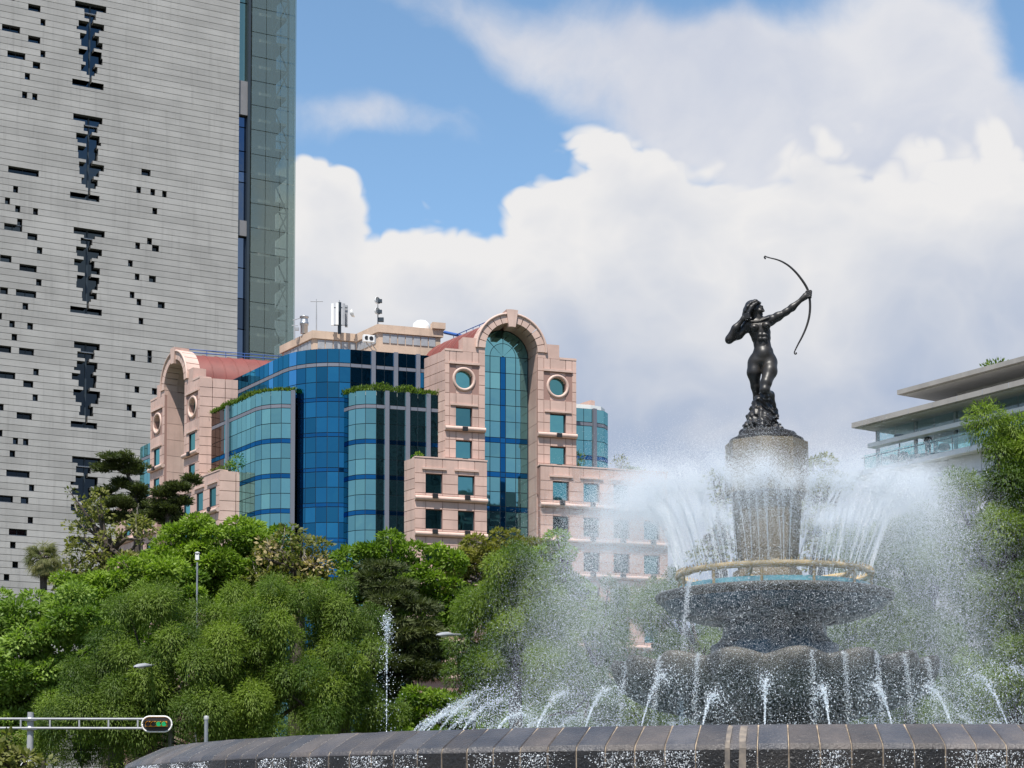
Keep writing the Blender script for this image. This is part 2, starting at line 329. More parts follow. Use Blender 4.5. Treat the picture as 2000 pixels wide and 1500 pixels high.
# ------------------------------------------------------------------ concrete tower
M['slot_glass'] = mirror_glass('slot_glass', (.10, .15, .24), .05, .35)
M['screen_solid'] = mirror_glass('slot_green_glass', (.20, .27, .22), .1, .2, .5)
def build_tower():
    ang = R(62.4); d = Vector((math.sin(ang), math.cos(ang))); n = Vector((d.y, -d.x))
    c = P(465, 443, 280.0); pl = Pl((c.x, c.y), d, n)
    T = thing('concrete_tower', pl.pt(-20, 0, -12), 'tall grey board-marked concrete tower with stepped window slits and glass edge', 'tower')
    # course grid, from the slit tops of the photograph
    zs = [pl.uz(x, y)[1] for x, y in ((152, 5), (152, 223), (147, 443.5), (142, 668), (134, 893))]
    mod = (zs[0]-zs[4])/4; zref = zs[2]; ch = mod/18
    uL = pl.uz(-260, 600)[0]; uR = 0.0
    z_lo = 0.0; k0 = math.floor((z_lo-zref)/ch); z_top = pl.uz(465, -420)[1]; k1 = math.ceil((z_top-zref)/ch)
    openings = []     # (u0,u1,half-row start, half-row end) in half courses from zref downwards positive up
    wins = []
    def win(x0, y0, x1, y1):
        ym = (y0+y1)/2; u0, _ = pl.uz(x0, ym); u1, _ = pl.uz(x1, ym)
        _, zm = pl.uz((x0+x1)/2, ym)
        k = math.floor((zm-zref)/ch)         # one course high
        openings.append((u0, u1, 2*k, 2*k+2)); wins.append((u0, u1, k))
    A = [(45,-20,90,10),(172,30,248,68),(12,142,124,190),(172,203,247,242),(45,325,155,370),(200,383,246,416),(247,132,278,165),(247,305,278,338),(151,462,183,495),(135,548,167,578),(197,558,229,590),(50,1003,238,1056),(80,1153,111,1185),(30,1205,62,1237),(93,1245,125,1277),(202,1262,233,1292),(105,1335,137,1367),(25,1383,137,1425),(167,1432,229,1470),(863,1047,920,1082),(832,1153,861,1186),(918,1167,947,1198),(990,1152,1018,1183),(930,1283,960,1314),(898,1447,928,1478)]
    for q in A: win(*[v/3.125 for v in q])
    B = [(146,100,168,122),(0,120,46,142),(77,150,146,174),(143,214,165,237),(0,237,32,258),(63,263,144,290),(89,322,112,345),(-14,352,8,372),(37,374,59,396),(108,384,131,405),(46,434,68,456),(-10,470,45,494),(75,497,135,523),(132,560,154,582),(-8,588,61,611),(92,616,132,638),(129,677,150,699),(-8,705,15,726),(66,731,127,755),(-12,822,10,844),(51,846,72,868),(91,848,113,870),(38,904,60,927),(25,963,118,990),(115,1027,136,1051),(-18,1064,52,1087),(82,1086,113,1110),(110,1147,131,1170),(35,1204,107,1230),(40,1264,62,1286),(49,1325,72,1347),(15,1385,37,1407),
         (536,78,555,99),(602,86,630,108),(507,148,526,170),(534,188,553,210),(590,195,618,217),(514,260,533,281),(541,301,560,322),(625,311,653,333),(549,375,568,397),(584,492,602,514),(584,529,602,550),(517,523,536,544),(496,596,515,618),(533,637,552,659),(602,644,622,665),(502,709,522,731),(522,750,540,770),(583,46,602,68)]
    for x0, y0, x1, y1 in B: win(x0/2.028, 440+y0/2.028, x1/2.028, 440+y1/2.028)
    # the stepped slits: half-course rows below each slit top, extents in photo px about its centre line
    kx = 1/3.125
    SL = [(0, 2, -92, 87), (2, 3, -40, 45), (3, 5, -50, 36), (5, 6, -14, 14), (6, 8, -72, 72), (8, 9, -82, 62), (9, 10, -34, 34), (10, 12, -80, 48), (12, 14, -58, 62), (14, 15, -22, 20), (15, 17, -76, 78), (17, 19, -60, 64), (19, 20, -32, 28), (20, 22, -48, 50), (22, 23, -34, 32), (23, 25, -8, 8), (25, 27, -105, 75)]
    uc = pl.uz(172, 560)[0]; um = pl.uz(173, 560)[0]-uc
    slits = []
    for mi in range(-6, 6):
        top = 36*mi           # half rows above zref
        jig = 4*math.sin(mi*2.3)
        rows = []
        for a, b, l, r in SL:
            if r-l > 60: s1 = math.sin(mi*5.1+a)*12; s2 = math.cos(mi*3.7+a)*12
            else: s1 = s2 = 0
            l2 = (l+s1)*kx*um; r2 = (r+s2)*kx*um
            openings.append((uc+l2, uc+r2, top-b, top-a)); rows.append((uc+l2, uc+r2, top-b, top-a))
        slits.append(rows)
    wall = thing('wall', pl.pt(-20, 0, 0), parent=T)
    byrow = {}
    for u0, u1, a, b in openings:
        for h in range(a, b): byrow.setdefault(h, []).append((u0, u1))
    gap = 0.034
    for k in range(k0, k1):
        pieces = []
        for hh in (0, 1):
            h = 2*k+hh; ops = sorted(byrow.get(h, [])); cur = uL; segs = []
            for a, b in ops:
                if a > cur: segs.append((cur, a))
                cur = max(cur, b)
            if cur < uR: segs.append((cur, uR))
            za = zref+k*ch+(gap if hh == 0 else ch/2); zb = zref+k*ch+(ch/2 if hh == 0 else ch-gap)
            for a, b in segs:
                if b-a > .05: pieces.append((a, b, za, zb))
        # stretches of the course that an opening cuts apart become objects of their own
        pieces.sort(); runs = []
        for q in pieces:
            if runs and q[0] < runs[-1][1]-.01: runs[-1][0].append(q); runs[-1][1] = max(runs[-1][1], q[1])
            else: runs.append([[q], q[1]])
        for run, _ in runs:
            mb = MB()
            for a, b, za, zb in run: pl.slab(mb, a, b, za, zb, -1.1, 0)
            mb.build('concrete_course', M['concrete'], wall, origin=pl.pt(run[0][0], zref+k*ch, 0), fix=False)
    # recessed body that closes the joints: split so that it never fills an opening deeper than the joints
    jb = MB()
    for h in range(2*k0, 2*k1):
        ops = sorted(byrow.get(h, [])); cur = uL
        for a, b in ops+[(uR, uR)]:
            if a > cur: pl.slab(jb, cur, a, zref+h*ch/2, zref+(h+1)*ch/2, -1.0, -0.10)
            cur = max(cur, b)
    jb.build('joint_backing', M['joint'], wall, fix=False)
    # glazing: each window is its own pane with sill
    for u0, u1, k in wins:
        z0 = zref+k*ch; o = pl.pt((u0+u1)/2, z0, -.85)
        w = MB(); pl.slab(w, u0, u1, z0, z0+ch, -.9, -.82); wo = w.build('window', M['tower_glass'], T, origin=o)
        s2 = MB(); pl.slab(s2, u0, u1, z0+.02, z0+.16, -.80, -.55); s2.build('sill', M['grey_paint'], wo, origin=o)
        if u1-u0 > 2.0:
            s3 = MB(); um_ = (u0+u1)/2; pl.slab(s3, um_-.05, um_+.05, z0, z0+ch, -.815, -.75); s3.build('mullion', M['mullion_dark'], wo, origin=o)
    for rows in slits:
        za = zref+rows[-1][2]*ch/2; zb = zref+rows[0][3]*ch/2
        o = pl.pt(uc, za, -.9); w = MB()
        for u0, u1, a, b in rows: pl.slab(w, u0, u1, zref+a*ch/2, zref+b*ch/2, -1.06, -.98)
        wo = w.build('window_slit', M['tower_glass'], T, origin=o)
        f = MB(); pl.slab(f, uc-.12, uc+.12, za, zb, -.96, -.86); f.build('mullion', M['mullion_dark'], wo, origin=o)
        for r_ in (rows[1], rows[-1]):
            f = MB(); zz = zref+r_[2]*ch/2; pl.slab(f, r_[0], r_[1], zz+.05, zz+.2, -.955, -.5); f.build('ledge', M['grey_paint'], wo, origin=o)
    # body behind the concrete skin
    bd = MB(); bd.prism([tuple(pl.pt(u, 0, k)[:2]) for u, k in ((uL, -1.15), (uL, -24), (-.5, -24), (-.5, -1.15))], 0, z_top); bd.build('tower_body', M['interior'], T)
    # slot between concrete and glass screen
    uS = pl.uz(489, 400)[0]; uE = pl.uz(575, 400)[0]
    slot = thing('recessed_slot', pl.pt(uS/2, 0, -2.5), parent=T)
    ys = [-420, -150, 0, 155, 223, 244, 291, 331, 352, 428, 460, 520, 580, 640, 700, 760, 900, 1600]
    for i in range(len(ys)-1):
        za = pl.uz(477, ys[i+1])[1]; zb = pl.uz(477, ys[i])[1]
        if i == len(ys)-2: za = 0
        grey = ys[i] in (155, 428)
        w = MB(); pl.slab(w, 0.05, uS-.02, za+.08, zb-.08, -1.5, -.45 if grey else -1.1)
        w.build('grey_panel' if grey else 'slot_window', M['tower_panel'] if grey else (M['screen_solid'] if ys[i] < 155 else M['slot_glass']), slot)
    f = MB(); pl.slab(f, 0.05, uS, 0, z_top, -2.2, -1.52); f.build('slot_backing', M['mullion_dark'], slot)
    f = MB(); pl.slab(f, uS-.42, uS, 0, z_top, -1.08, -.25); f.build('slot_column', M['mullion_dark'], slot)
    # glass screen with lattice behind
    scr = thing('glass_screen', pl.pt((uS+uE)/2, 0, 0), parent=T)
    rows = int((z_top)/(ch*4)); hz = z_top/rows
    for i in range(rows):
        for j in range(3):
            a = uS+.05+(uE-uS-.1)*j/3; b = uS+.05+(uE-uS-.1)*(j+1)/3
            w = MB(); pl.slab(w, a+.04, b-.04, i*hz+.05, (i+1)*hz-.05, -.06, 0); w.build('screen_pane', M['screen'], scr, fix=False)
    t = MB()
    ul = uS+(uE-uS)*.58; ur = uE-.35; step = ch*6
    for u in (ul, ur): t.bar(pl.pt(u, 0, -2.2), pl.pt(u, z_top, -2.2), .16, 6)
    z = 0; s_ = 0
    while z < z_top-step:
        a, b = (ul, ur) if s_ % 2 == 0 else (ur, ul)
        t.bar(pl.pt(a, z, -2.2), pl.pt(b, z+step, -2.2), .13, 6); t.bar(pl.pt(ul, z, -2.2), pl.pt(ur, z, -2.2), .11, 6)
        um2 = (ul+ur)/2; t.bar(pl.pt(um2 if s_ % 2 else b, z+step/2, -2.2), pl.pt(b if s_ % 2 else um2, z+step, -2.2), .09, 6)
        z += step; s_ += 1
    t.build('lattice', M['steel_dark'], scr)
    z = 0
    while z < z_top:
        f = MB(); pl.slab(f, uS+.3, uE-.4, z, z+.45, -8, -2.8); f.build('floor_slab', M['roofconc'], scr); z += ch*4.5
    f = MB(); pl.slab(f, uS+.1, uE-.15, 0, z_top, -9, -8.05); f.build('core_wall', M['interior'], scr)
    f = MB(); pl.slab(f, uE-.12, uE+.12, 0, z_top, -8, .12); f.build('end_fin', M['screen'], scr)
build_tower()

# ------------------------------------------------------------------ pink office building with two arched fronts
aF = R(72); dF = Vector((math.sin(aF), math.cos(aF))); nF = Vector((dF.y, -dF.x))
aL = R(-33); dL = Vector((math.sin(aL), math.cos(aL))); nL = Vector((-dL.y, dL.x))
FH = 3.72
def build_pink():
    f0 = P(869, 740, 191.0); F0 = Vector((f0.x, f0.y)); l0 = P(390, 740, 203.0); L0 = Vector((l0.x, l0.y))
    PB = Pl(F0, dF, nF); PLB = Pl(L0, dL, nL)
    T = thing('pink_office_building', (F0.x-6, F0.y+8, 0), 'pink stone office building with two round-arched fronts and blue curved glass corner', 'building')
    ucF, zs = PB.uz(999, 684); uLc, zs2 = PLB.uz(341, 727)
    zp = PB.off(.8).uz(810, 893)[1]      # parapet of lower bays
    z_sh = PB.uz(880, 684)[1]; z_in = PB.uz(925, 660)[1]
    wr = [PB.uz(907, 833)[1], PB.uz(907, 795)[1]]; wr2 = [PB.uz(907, 895)[1], PB.uz(907, 860)[1]]
    zc = PB.uz(890, 837)[1]              # cornice under the first windows
    zround = PB.uz(907, 740.5)[1]
    pls = []
    def panels(parent, pl, us, zs_, skip, k0=-.32, k1=0.0, g=.03, name='stone_panel', m='pink'):
        for i in range(len(us)-1):
            for j in range(len(zs_)-1):
                a, b, c, d_ = us[i], us[i+1], zs_[j], zs_[j+1]
                if b-a < .12 or d_-c < .12: continue
                if any((a+b)/2 > o[0] and (a+b)/2 < o[1] and (c+d_)/2 > o[2] and (c+d_)/2 < o[3] for o in skip): continue
                mb = MB(); pl.slab(mb, a+g, b-g, c+g, d_-g, k0, k1); mb.build(name, M[m], parent, fix=False)
    def cuts(lo, hi, extra, step):
        c = sorted(set([lo, hi]+[e for e in extra if lo < e < hi])); out = [c[0]]
        for a, b in zip(c, c[1:]):
            n_ = max(1, round((b-a)/step)); out += [a+(b-a)*(i+1)/n_ for i in range(n_)]
        return out
    def window(parent, pl, u0, u1, z0, z1, depth=.45, bracket=True):
        if pl.n.x < 0: depth = .16
        o = pl.pt((u0+u1)/2, z0, 0)
        w = MB(); pl.slab(w, u0, u1, z0, z1, -depth-.06, -depth); wo = w.build('window', M['window_glass'], parent, origin=o, fix=False)
        fr = MB()
        for a, b, c, d_ in ((u0, u0+.08, z0, z1), (u1-.08, u1, z0, z1), (u0+.08, u1-.08, z0, z0+.08), (u0+.08, u1-.08, z1-.08, z1)): pl.slab(fr, a, b, c, d_, -depth+.005, -depth+.10)
        fr.build('frame', M['mullion_dark'], wo, origin=o)
        if bracket:
            b = MB(); um = (u0+u1)/2; pl.slab(b, um-.28, um+.28, z0-.55, z0-.12, .30, .55); b.build('floodlight', M['black'], wo, origin=o)
    def lintel_panel(parent, pl, u0, u1, zt):
        m_ = MB(); pl.slab(m_, u0-.55, u1+.55, zt+.45, zt+.75, .01, .16); m_.build('lintel', M['pink_trim'], parent)
    def roll(parent, pl, u0, u1, z, r=.26, k=.12):
        m_ = MB(); m_.bar(pl.pt(u0, z, k), pl.pt(u1, z, k), r, 12); m_.build('cornice_roll', M['pink_trim'], parent)
    def tower_front(pl, uc, HW, bay_l, bay_r, sgn):
        """arched front: bay_l / bay_r = (outer u, list of window centres) of the lower wings"""
        WP = thing('arched_front', pl.pt(uc, 0, 0), parent=T)
        Ro, Ri = 4.0, 2.92
        jl, jr = uc-Ri, uc+Ri
        # piers left and right of the great window
        rowz = cuts(zp, z_sh, [wr2[0], wr2[1], wr[0], wr[1], zc-.3, zc+.3, zround-1.55, zround+1.55], .98)
        for side in (-1, 1):
            a, b = (uc-HW, jl) if side < 0 else (jr, uc+HW)
            cu = uc+side*(HW+Ri)/2*1.02
            us = cuts(a, b, [cu-.88, cu+.88, cu-1.6, cu+1.6], 1.3)
            skip = [(cu-.88, cu+.88, wr[0], wr[1]), (cu-.88, cu+.88, wr2[0], wr2[1]), (cu-1.6, cu+1.6, zround-1.55, zround+1.55)]
            panels(WP, pl, us, rowz, skip)
            bk = MB()
            for (c, d_, e, f_) in ((a, cu-.88, zp-3, z_sh-.05), (cu+.88, b, zp-3, z_sh-.05), (cu-.88, cu+.88, wr[1], zround-1.55), (cu-.88, cu+.88, zround+1.55, z_sh-.05), (cu-.88, cu+.88, wr2[1], wr[0]), (cu-.88, cu+.88, zp-3, wr2[0])):
                pl.slab(bk, c+.02, d_-.02, e, f_, -.9, -.045)
            bk.build('wall_core', M['pink_joint'], WP, fix=False)
            for w_ in (wr, wr2): window(WP, pl, cu-.88, cu+.88, w_[0], w_[1])
            # square recess with porthole
            q = MB(); N = 28
            sq = []
            for i in range(N):
                an = 2*math.pi*i/N; cx, sx = math.cos(an), math.sin(an); mxx = max(abs(cx)/1.57, abs(sx)/1.52); sq.append((cu+cx/mxx, zround+sx/mxx))
            cir = [(cu+1.0*math.cos(2*math.pi*i/N), zround+1.0*math.sin(2*math.pi*i/N)) for i in range(N)]
            V = [pl.pt(u, z, -.12) for u, z in sq]+[pl.pt(u, z, -.12) for u, z in cir]+[pl.pt(u, z, -.7) for u, z in cir]+[pl.pt(u, z, -.6) for u, z in sq]
            q.add(V, [(i, (i+1) % N, N+(i+1) % N, N+i) for i in range(N)]+[(N+i, N+(i+1) % N, 2*N+(i+1) % N, 2*N+i) for i in range(N)]+[(3*N+i, 3*N+(i+1) % N, (i+1) % N, i) for i in range(N)])
            q.build('porthole_panel', M['pink'], WP)
            ring = MB(); rr = []
            tor = []
            for i in range(33):
                an = 2*math.pi*i/32; tor.append(pl.pt(cu+1.13*math.cos(an), zround+1.13*math.sin(an), -.08))
            ring.tube(tor, .17, 10); ro = ring.build('porthole_ring', M['pink_trim'], WP)
            g_ = MB(); pl.poly(g_, cir, -.66, -.6); g_.build('round_pane', M['window_glass'], ro, fix=True)
            lp = MB(); pl.slab(lp, cu-1.65, cu+1.65, zround+1.56, zround+1.78, .005, .13); lp.build('lintel', M['pink_trim'], WP)
            lp = MB(); pl.slab(lp, cu-1.5, cu+1.5, wr[1]+.12, wr[1]+.30, .005, .12); lp.build('lintel', M['pink_trim'], WP)
            roll(WP, pl, a, b, zc)
            # stepped shoulders beside the arch
            si0, si1 = (uc-HW+1.95, uc-Ri-.02) if side < 0 else (uc+Ri+.02, uc+HW-1.95)
            m_ = MB(); pl.slab(m_, si0, si1, z_sh, z_in, -1.6, -.02); m_.build('shoulder_block', M['pink'], WP)
            m_ = MB(); pl.slab(m_, a if side < 0 else b-1.93, a+1.93 if side < 0 else b, z_sh-.04, z_sh+.18, -1.4, .04); m_.build('coping', M['pink_trim'], WP)
            # deep jamb of the great window
            for zz in np.arange(6, zs-.1, 1.88):
                m_ = MB(); ua, ub = (jl-.5, jl) if side < 0 else (jr, jr+.5)
                pl.slab(m_, ua, ub, zz+.02, min(zs, zz+1.86), -3.1, -.34); m_.build('jamb_stone', M['pink'], WP, fix=False)
        # arch ring of voussoirs
        nv = 13
        for i in range(nv):
            a0 = math.pi*i/nv; a1 = math.pi*(i+1)/nv; key = (i == nv//2)
            ro, ri = (Ro+.32, Ri-.45) if key else (Ro, Ri)
            k0_, k1_ = (-1.5, .30) if key else (-1.5, .10)
            e = .0 if key else .012
            if key: a0 -= .03; a1 += .03
            pts = [(uc+r*math.cos(a), zs+r*math.sin(a)) for r, a in ((ri, a0+e), (ro, a0+e), (ro, (a0+a1)/2), (ro, a1-e), (ri, a1-e), (ri, (a0+a1)/2))]
            m_ = MB(); pl.poly(m_, pts, k0_, k1_); m_.build('keystone' if key else 'voussoir', M['pink_trim'], WP)
            if not key:
                pts = [(uc+r*math.cos(a), zs+r*math.sin(a)) for r, a in ((ri+.02, a0), (ri+.5, a0), (ri+.5, a1), (ri+.02, a1))]
                m_ = MB(); pl.poly(m_, pts, -3.1, -1.51); m_.build('soffit_stone', M['pink'], WP)
        rim = MB(); rim.tube([pl.pt(uc+(Ro-.12)*math.cos(math.pi*i/24), zs+(Ro-.12)*math.sin(math.pi*i/24), .12) for i in range(25)], .14, 8); rim.build('arch_moulding', M['pink_trim'], WP)
        # great arched window
        gp = pl.off(-3.0); GW = thing('arched_window', gp.pt(uc, 0, 0), parent=WP)
        hb = .30; hw = Ri-.12
        cols = [(-hw, -hb-1.15), (-hb-1.15, -hb), (-hb, hb), (hb, hb+1.15), (hb+1.15, hw)]
        zz = zc-.35; levels = []
        z = zs-.35
        ledges = []
        zt = zs-.35; k = 0
        zb_list = [zc-.55-FH*i for i in range(0, 9)]      # blue bands, one for each floor
        edges = [zs]
        nrow = 5
        for i in range(nrow): edges.append(zs-(zs-(zb_list[0]+.55))*(i+1)/nrow)
        kinds = ['v']*nrow
        for zb in zb_list:
            if zb < 3: break
            edges.append(zb); kinds.append('b')
            nxt = zb-FH+.55
            edges.append((zb+nxt)/2); kinds.append('v'); edges.append(nxt); kinds.append('v')
        for r_ in range(len(kinds)):
            for ci, (a, b) in enumerate(cols):
                mm = 'blue_band' if (kinds[r_] == 'b' or ci == 2) else 'teal'
                mb = MB(); t = random.uniform(-.012, .012); gp.slab(mb, uc+a+.035, uc+b-.035, edges[r_+1]+.035, edges[r_]-.035, -.05, 0)
                o_ = mb.build('pane', M[mm], GW, fix=False); o_.rotation_euler = (random.gauss(0, .004), 0, random.gauss(0, .004))
        # fan light
        def sector(r0, r1, a0, a1, mm):
            n_ = 5; pts = [(uc+r1*math.cos(a0+(a1-a0)*i/n_), zs+r1*math.sin(a0+(a1-a0)*i/n_)) for i in range(n_+1)]
            if r0 > .05: pts += [(uc+r0*math.cos(a1-(a1-a0)*i/n_), zs+r0*math.sin(a1-(a1-a0)*i/n_)) for i in range(n_+1)]
            else: pts += [(uc, zs)]
            mb = MB(); gp.poly(mb, pts, -.05, 0); mb.build('fan_pane', M[mm], GW)
        for i in range(4):
            a0 = math.pi*i/4+.02; a1 = math.pi*(i+1)/4-.02
            sector(.1, 1.42, a0, a1, 'teal'); sector(1.48, hw, a0, a1, 'teal')
        bk = MB(); gp.slab(bk, uc-Ri, uc+Ri, 1, zs, -.4, -.07); gp.poly(bk, [(uc+Ri*math.cos(math.pi*i/20), zs+Ri*math.sin(math.pi*i/20)) for i in range(21)], -.4, -.07)
        bk.build('mullion_frame', M['mullion_dark'], GW)
        # body behind the front
        bd = MB(); 
        pl.slab(bd, uc-HW+.1, jl-.6, 0, z_sh-.3, -8.5, -.95); pl.slab(bd, jr+.6, uc+HW-.1, 0, z_sh-.3, -8.5, -.95); pl.slab(bd, jl-.6, jr+.6, 0, zs, -8.5, -3.5)
        bd.build('wall_mass', M['pink_joint'], WP, fix=False)
        # lower wings
        pw = pl.off(.8)
        for side, (uo, wins_) in ((-1, bay_l), (1, bay_r)):
            if uo is None: continue
            BW = thing('lower_wing', pw.pt(uo, 0, 0), parent=T)
            a, b = (uo, jl-.02) if side < 0 else (jr+.02, uo)
            hw_ = .9
            nfl = 9
            wz = [(zp-1.6-2.05-FH*i, zp-1.6-FH*i) for i in range(nfl) if zp-1.6-2.05-FH*i > 1]
            ex = [x for w in wins_ for x in (w-hw_, w+hw_)]
            zx = [x for w in wz for x in w]+[w[0]-.25 for w in wz]+[w[0]-.85 for w in wz]
            us = cuts(a, b, ex, 1.45); zc_ = cuts(0.0, zp, zx, 1.1)
            zc_ = [z for z in zc_ if z > zp-FH*6.2] if True else zc_
            skip = [(w-hw_, w+hw_, z0, z1) for w in wins_ for z0, z1 in wz]
            panels(BW, pw, us, zc_, skip)
            bk = MB(); prev = zp-.06
            for z0, z1 in wz:
                pw.slab(bk, a+.02, b-.02, z1, prev, -.7, -.045); cu_ = a+.02
                for w in sorted(wins_): pw.slab(bk, cu_, w-hw_, z0, z1, -.7, -.045); cu_ = w+hw_
                pw.slab(bk, cu_, b-.02, z0, z1, -.7, -.045); prev = z0
            pw.slab(bk, a+.02, b-.02, 0, prev, -.7, -.045)
            bk.build('wall_core', M['pink_joint'], BW, fix=False)
            bd = MB(); pw.slab(bd, a+.1, b-.1, 0, zp-.5, -6.0 if side*sgn < 0 else -3.0, -.72); bd.build('wall_mass', M['pink_joint'], BW, fix=False)
            m_ = MB(); pw.slab(m_, a-.03, b+.03, zp+.004, zp+.14, -1.0, .05); m_.build('coping', M['pink_trim'], BW)
            for i, (z0, z1) in enumerate(wz[:6]):
                for w in wins_:
                    window(BW, pw, w-hw_, w+hw_, z0, z1)
                    if i == 0: lp = MB(); pw.slab(lp, w-1.3, w+1.3, z1+.42, z1+.62, .005, .14); lp.build('lintel', M['pink_trim'], BW)
                roll(BW, pw, a, b, z0-.55)
            # side return of the wing
        return WP
    HW = 7.15
    ua = PB.off(.8).uz(810, 950)[0]
    cw = [PB.off(.8).uz(x, 950)[0] for x in (848, 911)]; cr = [PB.off(.8).uz(x, 950)[0] for x in (1096, 1155.5, 1214, 1273)]
    uend = PB.off(.8).uz(1304, 950)[0]
    tower_front(PB, ucF, ucF, (ua, cw), (uend, cr), 1)
    PLw = PLB.off(.8)
    cl = [PLw.uz(260+x*.2534, 640+1260*.2534)[0] for x in (415, 513, 612)]
    tower_front(PLB, uLc, uLc, (PLw.uz(428, 960)[0], cl), (uLc+16, [uLc+5.2, uLc+8.6, uLc+12]), 1)
    # side returns of the towers and of the lower wings
    def ret(parent, A, d, length, z0, z1, nrm, win=None):
        pl = Pl(A, d, nrm); 
        us = cuts(0, length, [win[0], win[1]] if win else [], 1.5); zs_ = cuts(z0, z1, [win[2], win[3]] if win else [], 1.1)
        panels(parent, pl, us, zs_, [win] if win else [], k0=-.3)
        bk = MB(); pl.slab(bk, .02, length, z0, z1-.05, -1.2, -.31); bk.build('wall_core', M['pink_joint'], parent, fix=False)
        if win:
            w = MB(); pl.slab(w, win[0], win[1], win[2], win[3], -.30, -.24); w.build('window', M['blue'], parent)
        return pl
    RT = thing('side_return', (F0.x, F0.y, 0), parent=T)
    ret(RT, F0, dL, 4.6, zp, z_sh, nL, None)
    ret(RT, L0+dF*0, dF, 9.6, zp, z_sh, nF, (4.3, 8.3, z_sh-5.6, z_sh-3.2))
    A = PB.off(.8).pt(ua, 0); ret(RT, Vector((A.x, A.y)), dL, 5.0, zp-FH*6.1, zp, nL)
    A = PLw.pt(PLw.uz(428, 960)[0], 0); ret(RT, Vector((A.x, A.y)), dF, 3.6, zp-FH*6.1, zp, nF)
    for pl_, u_ in ((PB, ucF*2), (PLB, uLc*2)):
        m_ = MB(); pl_.slab(m_, u_-.3, u_, zp, z_sh, -8.5, -.34); m_.build('end_wall', M['pink'], RT, fix=False)
    # barrel vault roofs behind the arches
    for pl_, uc, bd_, ln in ((PB, ucF, dL, 11.0), (PLB, uLc, dF, 17.5)):
        n_ = 18; V = []; seg = int(ln/1.45); base = pl_.pt(uc, 0, -1.55); rv = 3.85
        VR = thing('vault_roof', (base.x, base.y, zs), parent=T)
        for s_ in range(seg):
            mb = MB(); V = []
            for e_ in (s_*ln/seg+.02, (s_+1)*ln/seg-.02):
                for i in range(n_+1):
                    a = math.pi*i/n_; q = pl_.pt(uc+rv*math.cos(a), 0, -1.55); V.append((q.x+bd_.x*e_, q.y+bd_.y*e_, zs-.2+rv*math.sin(a)))
            mb.add(V, [(i, i+1, n_+2+i, n_+1+i) for i in range(n_)], True); mb.build('roof_sheet', M['redroof'], VR)
            rbm = MB(); rbm.tube([(v[0], v[1], v[2]) for v in V[:n_+1]], .07, 5); rbm.build('roof_rib', M['redroof'], VR)
        mb = MB(); q = pl_.pt(uc, 0, -1.6); mb.bar((q.x, q.y, zs+rv+.2), (q.x+bd_.x*ln, q.y+bd_.y*ln, zs+rv+.2), .06, 6)
        mb.bar((q.x, q.y, zs+rv+.55), (q.x+bd_.x*ln, q.y+bd_.y*ln, zs+rv+.55), .05, 6)
        for i in range(9):
            e_ = ln*i/8; mb.bar((q.x+bd_.x*e_, q.y+bd_.y*e_, zs+rv-.3), (q.x+bd_.x*e_, q.y+bd_.y*e_, zs+rv+.55), .04, 5)
        mb.build('maintenance_rail', M['bluemetal'], VR)
    # ---------------- curtain walls of coloured glass
    def arc_path(pts, rad):
        """polyline on plan with rounded inner corners"""
        out = [Vector(pts[0])]
        for i in range(1, len(pts)-1):
            p0, p1, p2 = Vector(pts[i-1]), Vector(pts[i]), Vector(pts[i+1]); a = (p0-p1).normalized(); b = (p2-p1).normalized()
            half = a.angle(b)/2; L = rad[i-1]/math.tan(half); A_, B_ = p1+a*L, p1+b*L
            cc = p1+(a+b).normalized()*(rad[i-1]/math.sin(half)); v0 = A_-cc; tot = v0.angle_signed(B_-cc)
            n_ = max(3, int(abs(tot)*rad[i-1]/1.15))
            for k in range(n_+1):
                out.append(cc+Vector((v0.x*math.cos(-tot*k/n_)-v0.y*math.sin(-tot*k/n_), v0.x*math.sin(-tot*k/n_)+v0.y*math.cos(-tot*k/n_))))
        out.append(Vector(pts[-1])); return out
    def curtain(name, path, rows, colw, label=None, strip=None, posts=()):
        """rows: list of (z0,z1,material)"""
        CW = thing(name, (path[0].x, path[0].y, 0), parent=T)
        segs = []
        for a, b in zip(path, path[1:]):
            L = (b-a).length
            if L < .05: continue
            n_ = max(1, round(L/colw)); segs += [(a+(b-a)*i/n_, a+(b-a)*(i+1)/n_) for i in range(n_)]
        bk = MB()
        for si, (a, b) in enumerate(segs):
            d = (b-a).normalized(); n = Vector((d.y, -d.x)); pl = Pl(a, d, n); L = (b-a).length
            for (z0, z1, mm) in rows:
                m_ = strip(si, len(segs), mm) if strip else mm
                mb = MB(); pl.slab(mb, .03, L-.03, z0+.035, z1-.035, -.05, 0)
                c = pl.pt(L/2, z0, 0); o_ = mb.build('pane', M[m_], CW, origin=c, fix=False)
                o_.rotation_euler = (random.gauss(0, .004), 0, random.gauss(0, .006))
            pl.slab(bk, 0, L, rows[-1][0] if rows[-1][0] < rows[0][0] else rows[0][0], max(r[1] for r in rows), -.35, -.075)
        bk.build('mullion_frame', M['mullion_dark'], CW, fix=False)
        for t in posts:
            i = min(len(segs)-1, int(t*len(segs))); a, b = segs[i]; d = (b-a).normalized(); pl = Pl(a, d, Vector((d.y, -d.x)))
            mb = MB(); pl.slab(mb, -.22, .22, min(r[0] for r in rows), max(r[1] for r in rows), .005, .28); mb.build('post', M['mullion'], CW)
        # roof lid
        return CW, segs
    def floors(zt, zlow, top_h, band, vis, bandm, vism, cap=None):
        rows = []; z = zt
        rows.append((z-top_h, z, vism)); z -= top_h
        rows.append((z-.42, z, 'mullion')); z -= .42
        first = True
        while z > zlow:
            h = (FH-band)/2
            rows.append((z-h, z, vism)); z -= h
            if not first or True: rows.append((z-h, z, vism)); z -= h
            rows.append((z-band, z, bandm)); z -= band
        return rows
